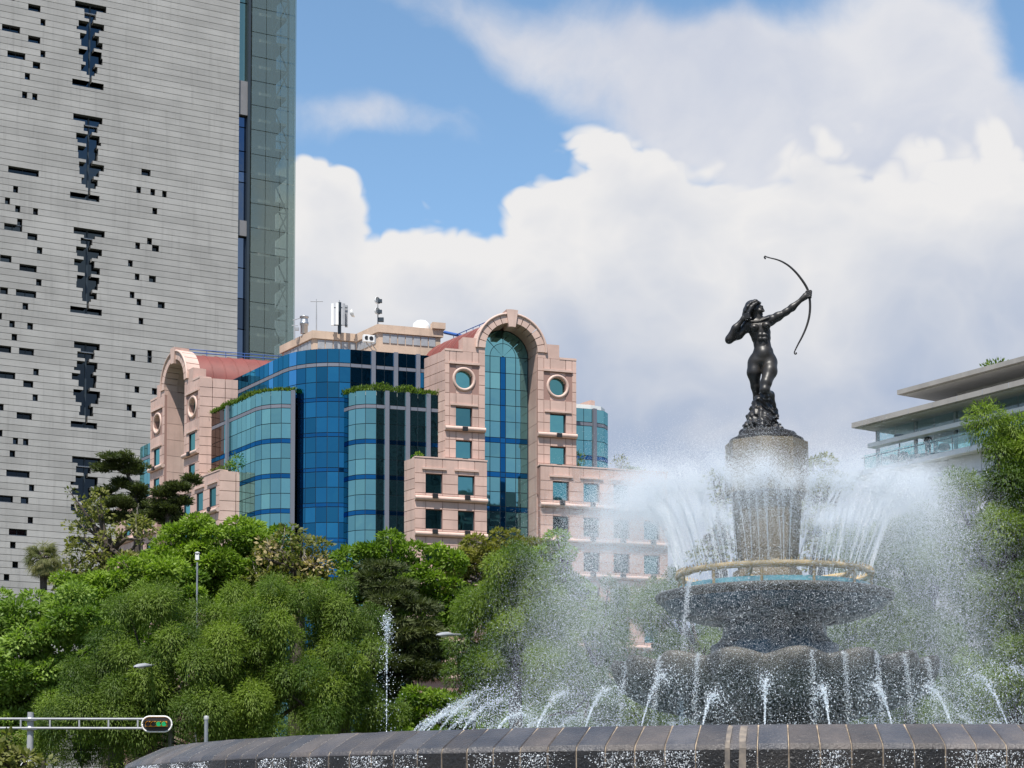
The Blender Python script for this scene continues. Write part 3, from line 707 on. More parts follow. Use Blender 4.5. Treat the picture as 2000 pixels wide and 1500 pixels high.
    zb = Pl(F0+dL*4.3, dF, nF).uz(660, 680)[1]
    Fb = F0+dL*4.3; Lb = L0+dF*4.3
    # intersection of the two blue planes
    Am = np.array([[dF.x, -dL.x], [dF.y, -dL.y]]); rhs = np.array([Fb.x-Lb.x, Fb.y-Lb.y]); sa, sb = np.linalg.solve(Am, rhs)
    V_ = Fb-dF*sa
    path = arc_path([Lb+dL*1.5, V_, Fb+dF*.5], [6.5])
    def blue_strip(si, n, mm):
        return 'blue_light' if (mm == 'blue' and si in (n-17, n-13)) else mm
    M['blue_light'] = mirror_glass('light_blue_glass', (.10, .42, .85), .02, .05)
    curtain('blue_curtain_wall', path, floors(zb, 4, 1.5, .42, 0, 'blue_band', 'blue'), 1.15, strip=blue_strip, posts=(.80, .88, .985))
    rf = MB(); rf.prism([tuple(p) for p in [Lb+dL*1.5+dF*.4]+[p+(Vector((0, 1))*.5) for p in path[1:-1]]+[Fb+dF*.5+dL*.4, Fb+dF*.5+dL*14, Lb+dL*14]], zb-1.2, zb-.35); rf.build('flat_roof', M['roofconc'], T)
    # bay beside the front tower
    z2 = Pl(F0+dL*1.35, dF, nF).uz(780, 766)[1]
    p2 = Pl(F0+dL*1.35, dF, nF); ul = p2.uz(698, 900)[0]
    A0 = F0+dL*1.35; C2 = A0+dF*(ul)
    path2 = arc_path([C2+dL*3.4, C2, A0], [2.6])
    curtain('teal_bay', path2, floors(z2, 4, 1.45, .48, 0, 'blue_band', 'teal'), 1.15, posts=(.56, .72, .98))
    # bay beside the left tower
    p1 = Pl(L0+dF*1.35, dL, nL); A1 = L0+dF*1.35
    u1 = p1.uz(520, 900)[0]; C1 = A1+dL*u1
    ends = Pl(C1, dF, nF).uz(574, 900)[0]
    path1 = arc_path([A1, C1, C1+dF*ends], [3.6])
    z1 = p1.uz(440, 796)[1]
    def bronze(si, n, mm): return 'tan_reflection_glass' if (mm == 'teal' and si in (0, 1, 2)) else mm  # end columns of the bay: mirrored tan painted in as glass colour
    curtain('teal_bay', path1, floors(z1, 4, 1.45, .48, 0, 'blue_band', 'teal'), 1.15, strip=bronze, posts=(.32, .97))
    # right-hand bay behind the front tower
    p3 = Pl(PB.off(-3.2).pt(0, 0), dF, nF); ur = p3.uz(1128, 850)[0]; urr = p3.uz(1212, 850)[0]; z3 = p3.uz(1135, 797)[1]
    A3 = p3.pt(ur-4, 0).xy; C3 = p3.pt(urr, 0).xy
    path3 = arc_path([A3, C3, C3+dL*6], [2.4])
    curtain('teal_bay', path3, floors(z3, zp-1, 1.5, .48, 0, 'blue_band', 'teal'), 1.3, posts=(.5,))
    rf = MB(); rf.prism([tuple(v) for v in [A3-nF*.3]+[v-nF*.3-dF*.25 for v in path3[1:-1]]+[C3+dL*6-dF*.3, A3+dL*6]], z3-.6, z3+.5); rf.build('white_roof_edge', M['white'], T)
    mb = MB(); q = p3.pt(urr-2.2, 0, -4.5); mb.box((q.x, q.y, z3+.9), (1.0, .3, .9), (dL.x, dL.y)); mb.build('roof_upstand', M['pink'], T)
    # far left glass behind the left tower
    p4 = Pl(PLB.pt(0, 0).xy, dL, nL).off(-2.0); u4 = p4.uz(263, 950)[0]; u4b = p4.uz(300, 950)[0]; z4 = p4.uz(285, 868)[1]
    curtain('teal_bay', arc_path([p4.pt(u4, 0).xy-nL*6, p4.pt(u4, 0).xy, p4.pt(u4b, 0).xy], [2.0]), floors(z4, zp-9, 1.45, .48, 0, 'blue_band', 'teal'), 1.15)
    # lids of the bays
    for pth, zz, back in ((path2, z2, dL*3.2), (path1, z1, dL*3.0)):
        rf = MB(); ring = [tuple(p-(p-pth[len(pth)//2]).normalized()*0.0) for p in pth]
        e = [tuple(Vector(ring[-1])+ (dL*4.0 if back is not None and pth is path2 else dL*6.0)), tuple(Vector(ring[0])+(dF*0.5 if pth is path2 else dF*4))]
        cx = sum(p[0] for p in ring+e)/len(ring+e); cy = sum(p[1] for p in ring+e)/len(ring+e)
        ring2 = [(cx+(x-cx)*.985, cy+(y-cy)*.985) for x, y in ring+e]
        rf.prism(ring2, zz-.5, zz-.12); rf.build('bay_roof', M['roofconc'], T)
    # ---------------- penthouses on the roof
    def box_on(px, py, Y, lenF, lenL, z0, name):
        """corner at a pixel; one wall along dF, one along dL"""
        c = P(px, py, Y); A_ = c.xy; zt = c.z
        H = thing(name, (A_.x, A_.y, z0), parent=T)
        mb = MB(); q = [A_, A_+dF*lenF, A_+dF*lenF+dL*lenL, A_+dL*lenL]; mb.prism([tuple(v) for v in q], z0, zt-.9); mb.build('wall', M['beige'], H)
        o = .22; q = [A_-dF*o-dL*o, A_+dF*(lenF+o)-dL*o, A_+dF*(lenF+o)+dL*(lenL+o), A_-dF*o+dL*(lenL+o)]
        mb = MB(); mb.prism([tuple(v) for v in q], zt-.88, zt); mb.build('parapet', M['beige'], H)
        for d, n, L in ((dF, nF, lenF), (dL, nL, lenL)):
            pl = Pl(A_, d, n)
            for i in range(int(L/1.0)):
                mb = MB(); pl.slab(mb, .5+i*(L-1)/int(L), .5+(i+.86)*(L-1)/int(L), zt-2.0, zt-1.0, .0, .07); mb.build('louvre', M['grey_paint'], H, fix=False)
        return H, A_, zt
    H1, a1_, zt1 = box_on(739, 634, 203, 7.2, 5.5, zb-1, 'penthouse')
    H2, a2_, zt2 = box_on(612, 646, 206, 5.6, 8.0, zb-1, 'penthouse')
    e = a1_+dF*6.9
    mb = MB(); mb.box((e.x, e.y, zt1+.35), (.75, .5, .35), (dF.x, dF.y)); mb.build('chimney_block', M['beige'], T)
    mb = MB(); q = P(868, 649, 205); q2 = P(905, 657, 203); mb.bar(q, q2, .18, 6); mb.build('roof_beam', M['bluemetal'], T)
    def on(px, py, Y): return P(px, py, Y)
    # AC units on the penthouse side
    for px, py, al in ((715, 668, 'small white air-conditioning unit farther from the beige penthouse corner'), (724, 669, 'small white air-conditioning unit nearer the beige penthouse corner')):
        q = P(px, py, 202.4); A_ = thing('air_conditioner', q, al, 'air conditioner', 'air-conditioning units on the penthouse')
        mb = MB(); mb.box((q.x, q.y, q.z+.4), (.36, .3, .38), (dF.x, dF.y)); mb.build('case', M['white'], A_)
        mb = MB(); mb.lathe((0, 0, 0), [(.05, 0), (.26, 0)], 14)
        fv = MB(); pl = Pl((q.x, q.y), dF, nF); pl.poly(fv, [(.24*math.cos(i*.5236), q.z+.4+.24*math.sin(i*.5236)) for i in range(12)], .302, .33); fv.build('fan_grille', M['black'], A_)
        br = MB(); br.bar((q.x, q.y+.3, q.z), (q.x+dF.x*.8, q.y+1.2, q.z-.8), .05, 5); br.bar((q.x, q.y, q.z), (q.x, q.y+1.2, q.z), .05, 5); br.build('bracket', M['galv'], A_)
    # masts
    def mast(px, y0, y1, Y, r, label, extra=None, cat='antenna'):
        a = P(px, y1, Y); b = P(px, y0, Y); A_ = thing('antenna_mast', a, label, cat)
        mb = MB(); mb.tube([a, a+(b-a)*.5, b], [r, r, r*.5], 6); mb.build('pole', M['grey_paint'], A_)
        if extra: extra(A_, a, b)
        return A_
    def cross(A_, a, b):
        mb = MB(); z = a.z+(b.z-a.z)*.93; mb.bar((a.x-.7, a.y, z), (a.x+.7, a.y, z), .05, 5); mb.build('crossbar', M['grey_paint'], A_)
    mast(618, 584, 652, 207, .07, 'thin lightning mast with small crossbar on the low penthouse roof', cross)
    def cluster(A_, a, b):
        for i, (ox, oy) in enumerate(((-.75, -.4), (-.2, -.7), (.5, -.4), (.75, .3))):
            mb = MB(); mb.box((a.x+ox, a.y+oy, a.z+2.1), (.15, .12, 1.25)); mb.build('panel_antenna', M['white'] if i < 2 else M['grey_paint'], A_)
        mb = MB(); mb.bar((a.x-.9, a.y, a.z+1.0), (a.x+.9, a.y, a.z+1.0), .06, 6); mb.bar((a.x-.9, a.y, a.z+3.0), (a.x+.9, a.y, a.z+3.0), .06, 6); mb.bar((a.x, a.y, a.z), (a.x, a.y, a.z+3.6), .2, 8); mb.build('cross_frame', M['mullion_dark'], A_)
        mb = MB(); c = (a.x+1.3, a.y-.3, a.z+2.2); mb.lathe(c, [(.02, -.1), (.35, 0), (.5, .3)], 16); o = mb.build('dish', M['white'], A_, origin=c); o.rotation_euler = (0, R(70), 0)
    mast(663, 586, 652, 206, .10, 'mobile-phone antenna cluster with white panels and a small dish', cluster)
    def dishes(A_, a, b):
        for dz in (2.6, 1.4):
            c = (a.x-.15, a.y-.2, a.z+dz); mb = MB(); mb.lathe(c, [(.02, -.12), (.28, -.05), (.42, .22), (.40, .26)], 16); o = mb.build('dish', M['white'], A_, origin=c); o.rotation_euler = (R(80), 0, R(50))
            mb = MB(); mb.box((a.x+.25, a.y-.2, a.z+dz), (.22, .2, .18)); mb.build('receiver', M['mullion_dark'], A_)
        mb = MB(); mb.box((a.x+.35, a.y, a.z+.55), (.3, .2, .22)); mb.build('junction_box', M['mullion_dark'], A_)
    mast(738, 590, 634, 203, .07, 'slim mast with two white microwave dishes on the penthouse corner', dishes)
    def arms(A_, a, b):
        mb = MB(); mb.bar((a.x-.2, a.y, b.z-.1), (a.x+.7, a.y, b.z+.2), .05, 5); mb.bar((a.x-.3, a.y, b.z-.7), (a.x+.4, a.y, b.z-.7), .05, 5); mb.box((a.x+.3, a.y, b.z-1.1), (.2, .15, .15)); mb.build('crossbar', M['grey_paint'], A_)
    mast(575, 624, 664, 208, .09, 'short pole with stub arms at the edge of the low penthouse', arms)
    a = P(594, 652, 208); VN = thing('roof_vent', a, 'round galvanised vent pipe with collar on the low penthouse roof', 'vent')
    mb = MB(); mb.lathe(a, [(.0, 0), (.42, 0), (.42, 1.0), (.5, 1.0), (.5, 1.35), (.42, 1.35), (.42, 1.9), (.52, 1.9), (.52, 2.0), (.0, 2.0)], 18); mb.build('pipe', M['galv'], VN)
    a = P(823, 642, 206); mb = MB(); mb.lathe(a, [(1.02, -.3), (1.02, .1), (.9, .55), (.55, .85), (.02, .95)], 24); prop(mb.build('antenna_dome', M['white']), 'white rounded antenna dome on the beige penthouse roof', 'dome')
    return dict(F0=F0, L0=L0, PB=PB, PLB=PLB, zp=zp, z1=z1, z2=z2, path1=path1, path2=path2)
PK = build_pink()

# ------------------------------------------------------------------ office towers across the avenue, seen only as reflections in the glass
def across(name, label, x0, x1, y, z, depth, wall, glass):
    T = thing(name, ((x0+x1)/2, y, 0), label, 'building')
    mb = MB(); mb.prism([(x0+.3, y-depth), (x1-.3, y-depth), (x1-.3, y-.3), (x0+.3, y-.3)], 0, z); mb.build('glass_body', glass, T)
    for i in range(int(z/4)):
        mb = MB(); mb.prism([(x0, y-depth-.2), (x1, y-depth-.2), (x1, y), (x0, y)], i*4+2.9, i*4+4.0); mb.build('floor_band', wall, T)
    for i in range(int((x1-x0)/9)+1):
        mb = MB(); x = x0+i*9; mb.prism([(x-.5, y-.5), (x+.5, y-.5), (x+.5, y+.35), (x-.5, y+.35)], 0, z); mb.build('pier', wall, T)
    mb = MB(); mb.prism([(x0+4, y-depth+3), (x1-4, y-depth+3), (x1-4, y-4), (x0+4, y-4)], z, z+5); mb.build('roof_plant', wall, T)
_dw = mat('dark_stone_band', (.06, .065, .07), .6); _dg = mat('dark_office_glass', (.012, .02, .028), .15)
_lw = mat('pale_stone_band', (.30, .28, .25), .8)
across('office_tower', 'dark high office tower across the avenue, mirrored in the blue glass corner', 84, 151, -42, 138, 30, _dw, _dg)
across('office_block', 'pale office block across the avenue, mirrored low in the arched window', 157, 215, -46, 84, 30, _lw, _dg)
# ------------------------------------------------------------------ implicit surfaces (bodies, rock)
def surface_nets(D, lo, h):
    """naive surface nets of a scalar grid (negative inside) -> verts, quads"""
    ins = D < 0
    nx, ny, nz = D.shape
    cnt = np.zeros((nx-1, ny-1, nz-1), np.int8)
    corners = [(i, j, k) for i in (0, 1) for j in (0, 1) for k in (0, 1)]
    for i, j, k in corners: cnt += ins[i:nx-1+i, j:ny-1+j, k:nz-1+k]
    act = (cnt > 0) & (cnt < 8)
    idx = -np.ones(act.shape, np.int64); A = np.argwhere(act); idx[act] = np.arange(len(A))
    acc = np.zeros((len(A), 3)); wsum = np.zeros(len(A))
    for a in range(8):
        for b in range(a+1, 8):
            ca, cb = np.array(corners[a]), np.array(corners[b])
            if np.abs(ca-cb).sum() != 1: continue
            da = D[A[:, 0]+ca[0], A[:, 1]+ca[1], A[:, 2]+ca[2]]; db = D[A[:, 0]+cb[0], A[:, 1]+cb[1], A[:, 2]+cb[2]]
            x = (da < 0) != (db < 0); t = np.where(x, da/(da-db+1e-12), 0)
            acc += np.where(x[:, None], ca+(cb-ca)*t[:, None], 0); wsum += x
    V = lo+(A+acc/wsum[:, None])*h
    Q = []
    for ax in range(3):
        o1, o2 = [a for a in range(3) if a != ax]
        s0 = [slice(1, -1)]*3; s1 = [slice(1, -1)]*3
        s0[ax] = slice(0, D.shape[ax]-1); s1[ax] = slice(1, D.shape[ax])
        a_, b_ = ins[tuple(s0)], ins[tuple(s1)]
        E_ = np.argwhere(a_ != b_)
        if not len(E_): continue
        base = E_.copy(); base[:, o1] += 1; base[:, o2] += 1
        flip = a_[E_[:, 0], E_[:, 1], E_[:, 2]]
        q = []
        for d1, d2 in ((0, 0), (-1, 0), (-1, -1), (0, -1)):
            c = base.copy(); c[:, o1] += d1; c[:, o2] += d2; q.append(idx[c[:, 0], c[:, 1], c[:, 2]])
        q = np.stack(q, 1)
        if ax == 1: flip = ~flip
        q[~flip] = q[~flip][:, ::-1]
        Q.append(q)
    return V, np.concatenate(Q)
def sdf_object(name, prims, h, k, material, origin, parent=None, noise=None, pad=.06):
    """prims: ('c',a,b,ra,rb[,k]) tapered capsules, ('e',centre,radii[,axis-rot,k]) ellipsoids, local coords; negative k subtracts"""
    pts = []
    for p in prims:
        if p[0] == 'c': pts += [np.array(p[1])-max(p[3], p[4]), np.array(p[1])+max(p[3], p[4]), np.array(p[2])-max(p[3], p[4]), np.array(p[2])+max(p[3], p[4])]
        else: pts += [np.array(p[1])-max(p[2]), np.array(p[1])+max(p[2])]
    pts = np.array(pts); lo = pts.min(0)-pad; hi = pts.max(0)+pad
    n = np.ceil((hi-lo)/h).astype(int)+1
    D = np.full(n, 1.0, np.float32)
    for p in prims:
        if p[0] == 'c': q = np.array([p[1], p[2]], float); rm = max(p[3], p[4])
        else: q = np.array([p[1]], float); rm = max(p[2])
        kk = k
        if len(p) > (5 if p[0] == 'c' else 4): kk = p[-1]
        mrg = rm+abs(kk)*2+.05
        i0 = np.maximum(((q.min(0)-mrg-lo)/h).astype(int), 0); i1 = np.minimum(((q.max(0)+mrg-lo)/h).astype(int)+2, n)
        sl = tuple(slice(a, b) for a, b in zip(i0, i1))
        X = np.stack(np.meshgrid(*[lo[a]+h*np.arange(i0[a], i1[a]) for a in range(3)], indexing='ij'), -1).astype(np.float32)
        if p[0] == 'c':
            a, b = q; ba = b-a; t = np.clip(((X-a)@ba)/(ba@ba), 0, 1); d = np.linalg.norm(X-a-t[..., None]*ba, axis=-1)-(p[3]+(p[4]-p[3])*t)
        else:
            L = X-q[0]
            if len(p) > 3 and p[3] is not None: L = L@np.array(p[3])
            r = np.array(p[2]); k0 = np.linalg.norm(L/r, axis=-1); k1 = np.linalg.norm(L/(r*r), axis=-1)+1e-9; d = k0*(k0-1)/k1
        o = D[sl]
        if kk < 0:
            kk = -kk; hh = np.clip(.5-.5*(o+d)/kk, 0, 1); D[sl] = o*(1-hh)+(-d)*hh+kk*hh*(1-hh)
        else:
            hh = np.clip(.5+.5*(o-d)/kk, 0, 1); D[sl] = o*(1-hh)+d*hh-kk*hh*(1-hh)
    if noise is not None:
        X = np.stack(np.meshgrid(*[lo[a]+h*np.arange(n[a]) for a in range(3)], indexing='ij'), -1); D = D+noise(X).astype(np.float32)
    V, Q = surface_nets(D, lo, h)
    me = mesh_np(name, V, Q, material, True)
    return link(name, me, origin, parent)
def rotm(ax, ang): return np.array(Matrix.Rotation(ang, 3, ax))

# ------------------------------------------------------------------ right-hand pavilion building
def build_right():
    d = dL; n = Vector((-dL.y, dL.x))           # recedes to the left
    c = P(1770, 905, 120.0); pl = Pl((c.x, c.y), d, n)
    def U(px, py, k=0): return pl.off(k).uz(px, py)
    T = thing('terrace_building', pl.pt(-6, 0, -6), 'white building on the right with glazed roof terrace under two flat overhanging roofs', 'building')
    zd = pl.uz(1770, 905)[1]                      # terrace deck
    uE = U(1712, 900)[0]; uN = -22.0              # far glass end, near end out of frame
    # lower body: white horizontal bands
    uB = U(1700, 935)[0]
    for i in range(9):
        zt = zd-.35-i*1.25
        if zt < 1: break
        mb = MB(); pl.slab(mb, uN, uB-.25*i, zt-1.17, zt, -9, .0-.06*(i % 2)); o_ = mb.build('facade_band', M['whitewall'], T)
        nn = 9
        for j in range(nn):
            u = uN+(uB-.25*i-uN)*(j+.5)/nn; jm = MB(); pl.slab(jm, u-.03, u+.03, zt-1.17, zt, .002-.06*(i % 2), .02-.06*(i % 2)); jm.build('joint', M['grey_paint'], o_)
        mb = MB(); pl.slab(mb, uN, uB-.25*i-.2, zt-1.25, zt-1.17, -9, -.22); mb.build('shadow_gap', M['grey_paint'], T)
    mb = MB(); pl.slab(mb, uN, uB-.5, 0, zd-11.6, -9, -.1); mb.build('base_wall', M['whitewall'], T)
    mb = MB(); pl.slab(mb, uN, U(1668, 945)[0], zd-.33, zd, -9, .75); mb.build('deck_edge', M['white'], T)
    # roofs
    zr = U(1745, 818, 1.6)[1]
    uR = pl.off(1.9).uz(1663, 822)[0]
    def roof(u0, u1, z, th, k0, k1, m='roofconc'):
        mb = MB(); pl.slab(mb, u0, u1, z, z+th, k0, k1); o_ = mb.build('roof_slab', M[m], T)
        mb = MB(); pl.slab(mb, u0+.3, u1-.3, z-.05, z-.004, k0+.3, k1-.3); mb.build('soffit', M['soffit'], o_)
        return o_
    roof(uN, uR, zr, .34, -8.0, 1.9)
    pu = pl.off(1.2); uR2, zr2 = pu.uz(1752, 771)
    roof(uN, uR2, zr2, .30, -7, 1.2)
    for i in range(12):
        u = uN+(uR-uN)*(i+.5)/12; mb = MB(); pl.slab(mb, u-.02, u+.02, zr+.01, zr+.33, 1.902, 1.925); mb.build('roof_joint', M['grey_paint'], T)
    # upper clerestory between the two roofs
    mb = MB(); pl.slab(mb, uN, uR2-2.6, zr+.36, zr2-.06, -5, -1.6); mb.build('clerestory_wall', M['soffit'], T)
    # mid beam
    zb_, = [U(1800, 846, .9)[1]]
    uM = pl.off(.9).uz(1694, 862)[0]
    mb = MB(); pl.slab(mb, uN, uM, zb_-.12, zb_+.16, .2, .9); mb.build('beam', M['white'], T)
    # glass: front row, back row, end; steel columns
    k = 0
    us = [uE-i*1.75 for i in range(15)]
    for kk, rowm in ((0.0, 'pav_glass'), (-5.5, 'pav_glass')):
        pp = pl.off(kk)
        for i in range(len(us)-1):
            if kk == 0.0 and 1 < i < 4: lowz = zb_+.2       # open bay on the terrace
            else: lowz = zd
            for z0, z1 in ((lowz, zb_-.15), (zb_+.2, zr-.02)):
                if z1-z0 < .2: continue
                mb = MB(); pp.slab(mb, us[i+1]+.05, us[i]-.05, z0+.03, z1-.03, -.03, 0); mb.build('glass_pane', M[rowm], T, fix=False)
            if i % 2 == 0:
                mb = MB(); pp.slab(mb, us[i]-.1, us[i]+.1, zd, zr, -.22, -.04); mb.build('column', M['grey_paint'], T)
    for j in range(3):
        mb = MB(); a = pl.pt(uE, zd, -.1-j*1.8); b = pl.pt(uE, zd, -1.8-j*1.8)
        q = Pl(a.xy, -n, d); q.slab(mb, .05, 1.72, zd+.03, zr-.03, -.03, 0); mb.build('glass_pane', M['pav_glass'], T)
    # interior: dark joinery, back beam, ceiling lamp
    mb = MB(); pl.slab(mb, us[5], us[4]-.4, zd, zr, -3.5, -1.0); mb.build('timber_wall', M['wood'], T)
    mb = MB(); pl.slab(mb, uN, us[8], zd, zr, -5, -.6); mb.build('inner_wall', M['wood'], T)
    mb = MB(); a = pl.pt(uE-.3, zb_-.8, -.2); b = pl.pt(us[5], zb_-.8, -5.2); mb.bar(a, b, .16, 6); mb.build('tie_beam', M['grey_paint'], T)
    mb = MB(); q = pl.pt(us[2]-.5, zb_-.45, -2.2); mb.lathe(q, [(.01, .5), (.02, .3), (.32, .26), (.42, 0), (.36, -.12), (.01, -.14)], 18); mb.build('ceiling_lamp', M['soffit'], T)
    # glass railing
    RL = thing('railing', pl.pt(0, zd, .6), parent=T)
    uG = U(1688, 920, .6)[0]
    pr = pl.off(.62); n_ = 16
    for i in range(n_):
        a = uN+(uG-uN)*i/n_; b = uN+(uG-uN)*(i+1)/n_
        mb = MB(); pr.slab(mb, a+.03, b-.03, zd+.03, zd+1.0, -.02, 0); mb.build('rail_pane', M['rail_glass'], RL, fix=False)
        mb = MB(); mb.bar(pr.pt(b, zd, -.06), pr.pt(b, zd+.85, -.06), .03, 6); mb.build('rail_post', M['mullion_dark'], RL)
    mb = MB(); mb.bar(pr.pt(uN, zd+.86, -.08), pr.pt(uG+.3, zd+.86, -.08), .04, 6); mb.build('handrail', M['mullion_dark'], RL)
    mb = MB(); q = Pl(pr.pt(uG, 0).xy, -n, d); q.slab(mb, 0, 6, zd+.03, zd+1.0, -.02, 0); mb.build('rail_pane', M['rail_glass'], RL)
    # slender terrace heaters / parasol poles
    for u_, k_, hl in ((U(1789, 905)[0], -.9, 'slim dark patio heater standing next to the person on the terrace'), (U(1747, 915)[0], -.5, 'slim dark patio heater standing among the terrace chairs')):
        b = pl.pt(u_, zd, k_); hp = thing('patio_heater', b, hl, 'patio heater', 'patio heaters on the terrace')
        mb = MB(); mb.lathe(b, [(.0, 0), (.22, 0), (.22, .08), (.04, .12)], 14); mb.bar(b, b+Vector((0, 0, 1.95)), .035, 8); mb.build('pole', M['mullion_dark'], hp)
        mb = MB(); mb.lathe(b+Vector((0, 0, 1.9)), [(.06, 0), (.10, .12), (.40, .16), (.36, .22), (.01, .28)], 16); mb.build('hood', M['mullion_dark'], hp)
    # terrace chairs and tables
    for px, label in ((1752, 'far'), (1760, 'far'), (1737, 'far')):
        u_ = U(px, 918)[0]; b = pl.pt(u_, zd, -.6)
        ch = thing('terrace_chair', b, 'dark terrace chair behind the glass railing', 'chair', 'dark chairs on the terrace')
        mb = MB(); mb.box(b+Vector((0, 0, .45)), (.26, .26, .04), (d.x, d.y)); mb.build('seat', M['black'], ch)
        mb = MB(); q = b+Vector((d.x, d.y, 0))*.25; mb.box(q+Vector((0, 0, .72)), (.03, .26, .24), (d.x, d.y)); mb.build('backrest', M['black'], ch)
        for sx in (-1, 1):
            for sy in (-1, 1):
                mb = MB(); q = b+Vector((d.x*sx-d.y*sy, d.y*sx+d.x*sy, 0))*.22; mb.bar(q, q+Vector((0, 0, .42)), .025, 6); mb.build('leg', M['black'], ch)
    # person standing at the railing
    u_ = U(1808, 893)[0]; b = pl.pt(u_, zd, -.25)
    pm = mat('dark_clothes', (.035, .045, .05), .8); 
    pr_ = [('c', (-.09, 0, .06), (-.10, 0, .48), .05, .065), ('c', (-.10, 0, .48), (-.09, 0, .92), .065, .095), ('c', (.09, 0, .06), (.10, .02, .48), .05, .065), ('c', (.10, .02, .48), (.09, 0, .92), .065, .095),
           ('e', (0, 0, .98), (.18, .12, .14)), ('c', (0, 0, 1.0), (0, 0, 1.35), .13, .155), ('c', (-.15, 0, 1.40), (.15, 0, 1.40), .075, .075), ('c', (0, 0, 1.42), (0, -.01, 1.56), .055, .05),
           ('c', (-.20, 0, 1.40), (-.27, .03, 1.12), .055, .045), ('c', (-.27, .03, 1.12), (-.17, -.22, .98), .045, .03), ('c', (.20, 0, 1.40), (.28, .03, 1.12), .055, .045), ('c', (.28, .03, 1.12), (.16, -.22, 1.0), .045, .03),
           ('c', (-.09, .04, .04), (-.10, -.16, .03), .045, .035), ('c', (.09, .04, .04), (.10, -.16, .03), .045, .035)]
    for s_ in (-1, 1):
        hx = .17*s_
        pr_ += [('e', (hx, -.25, .985), (.035, .045, .018))]+[('c', (hx+.018*(i-1.5)*1.0, -.28, .985), (hx+.018*(i-1.5)*1.1, -.335+.008*abs(i-1.4), .965), .009, .007, .004) for i in range(4)]+[('c', (hx-.03*s_, -.255, .985), (hx-.055*s_, -.30, .975), .010, .008, .005)]
    pp = thing('person', b, 'person in dark clothes standing behind the glass terrace railing', 'person')
    body = sdf_object('body', pr_, .018, .03, pm, b, pp)
    hd = sdf_object('head', [('e', (0, -.015, 1.66), (.075, .095, .115)), ('c', (0, -.10, 1.65), (0, -.12, 1.63), .014, .016), ('e', (-.078, 0, 1.65), (.012, .025, .03)), ('e', (.078, 0, 1.65), (.012, .025, .03)), ('e', (-.03, -.098, 1.675), (.016, .012, .01), None, -.01), ('e', (.03, -.098, 1.675), (.016, .012, .01), None, -.01), ('c', (-.02, -.105, 1.60), (.02, -.105, 1.60), .008, .008)], .012, .015, mat('skin', (.35, .20, .14), .6), b, pp)
    sdf_object('hair', [('e', (0, .02, 1.70), (.085, .095, .095)), ('e', (0, -.10, 1.64), (.07, .07, .09), None, -.02)], .012, .015, mat('dark_hair', (.02, .015, .012), .6), b, pp)
    return dict(pl=pl, zd=zd, zr2=zr2)
RB = build_right()

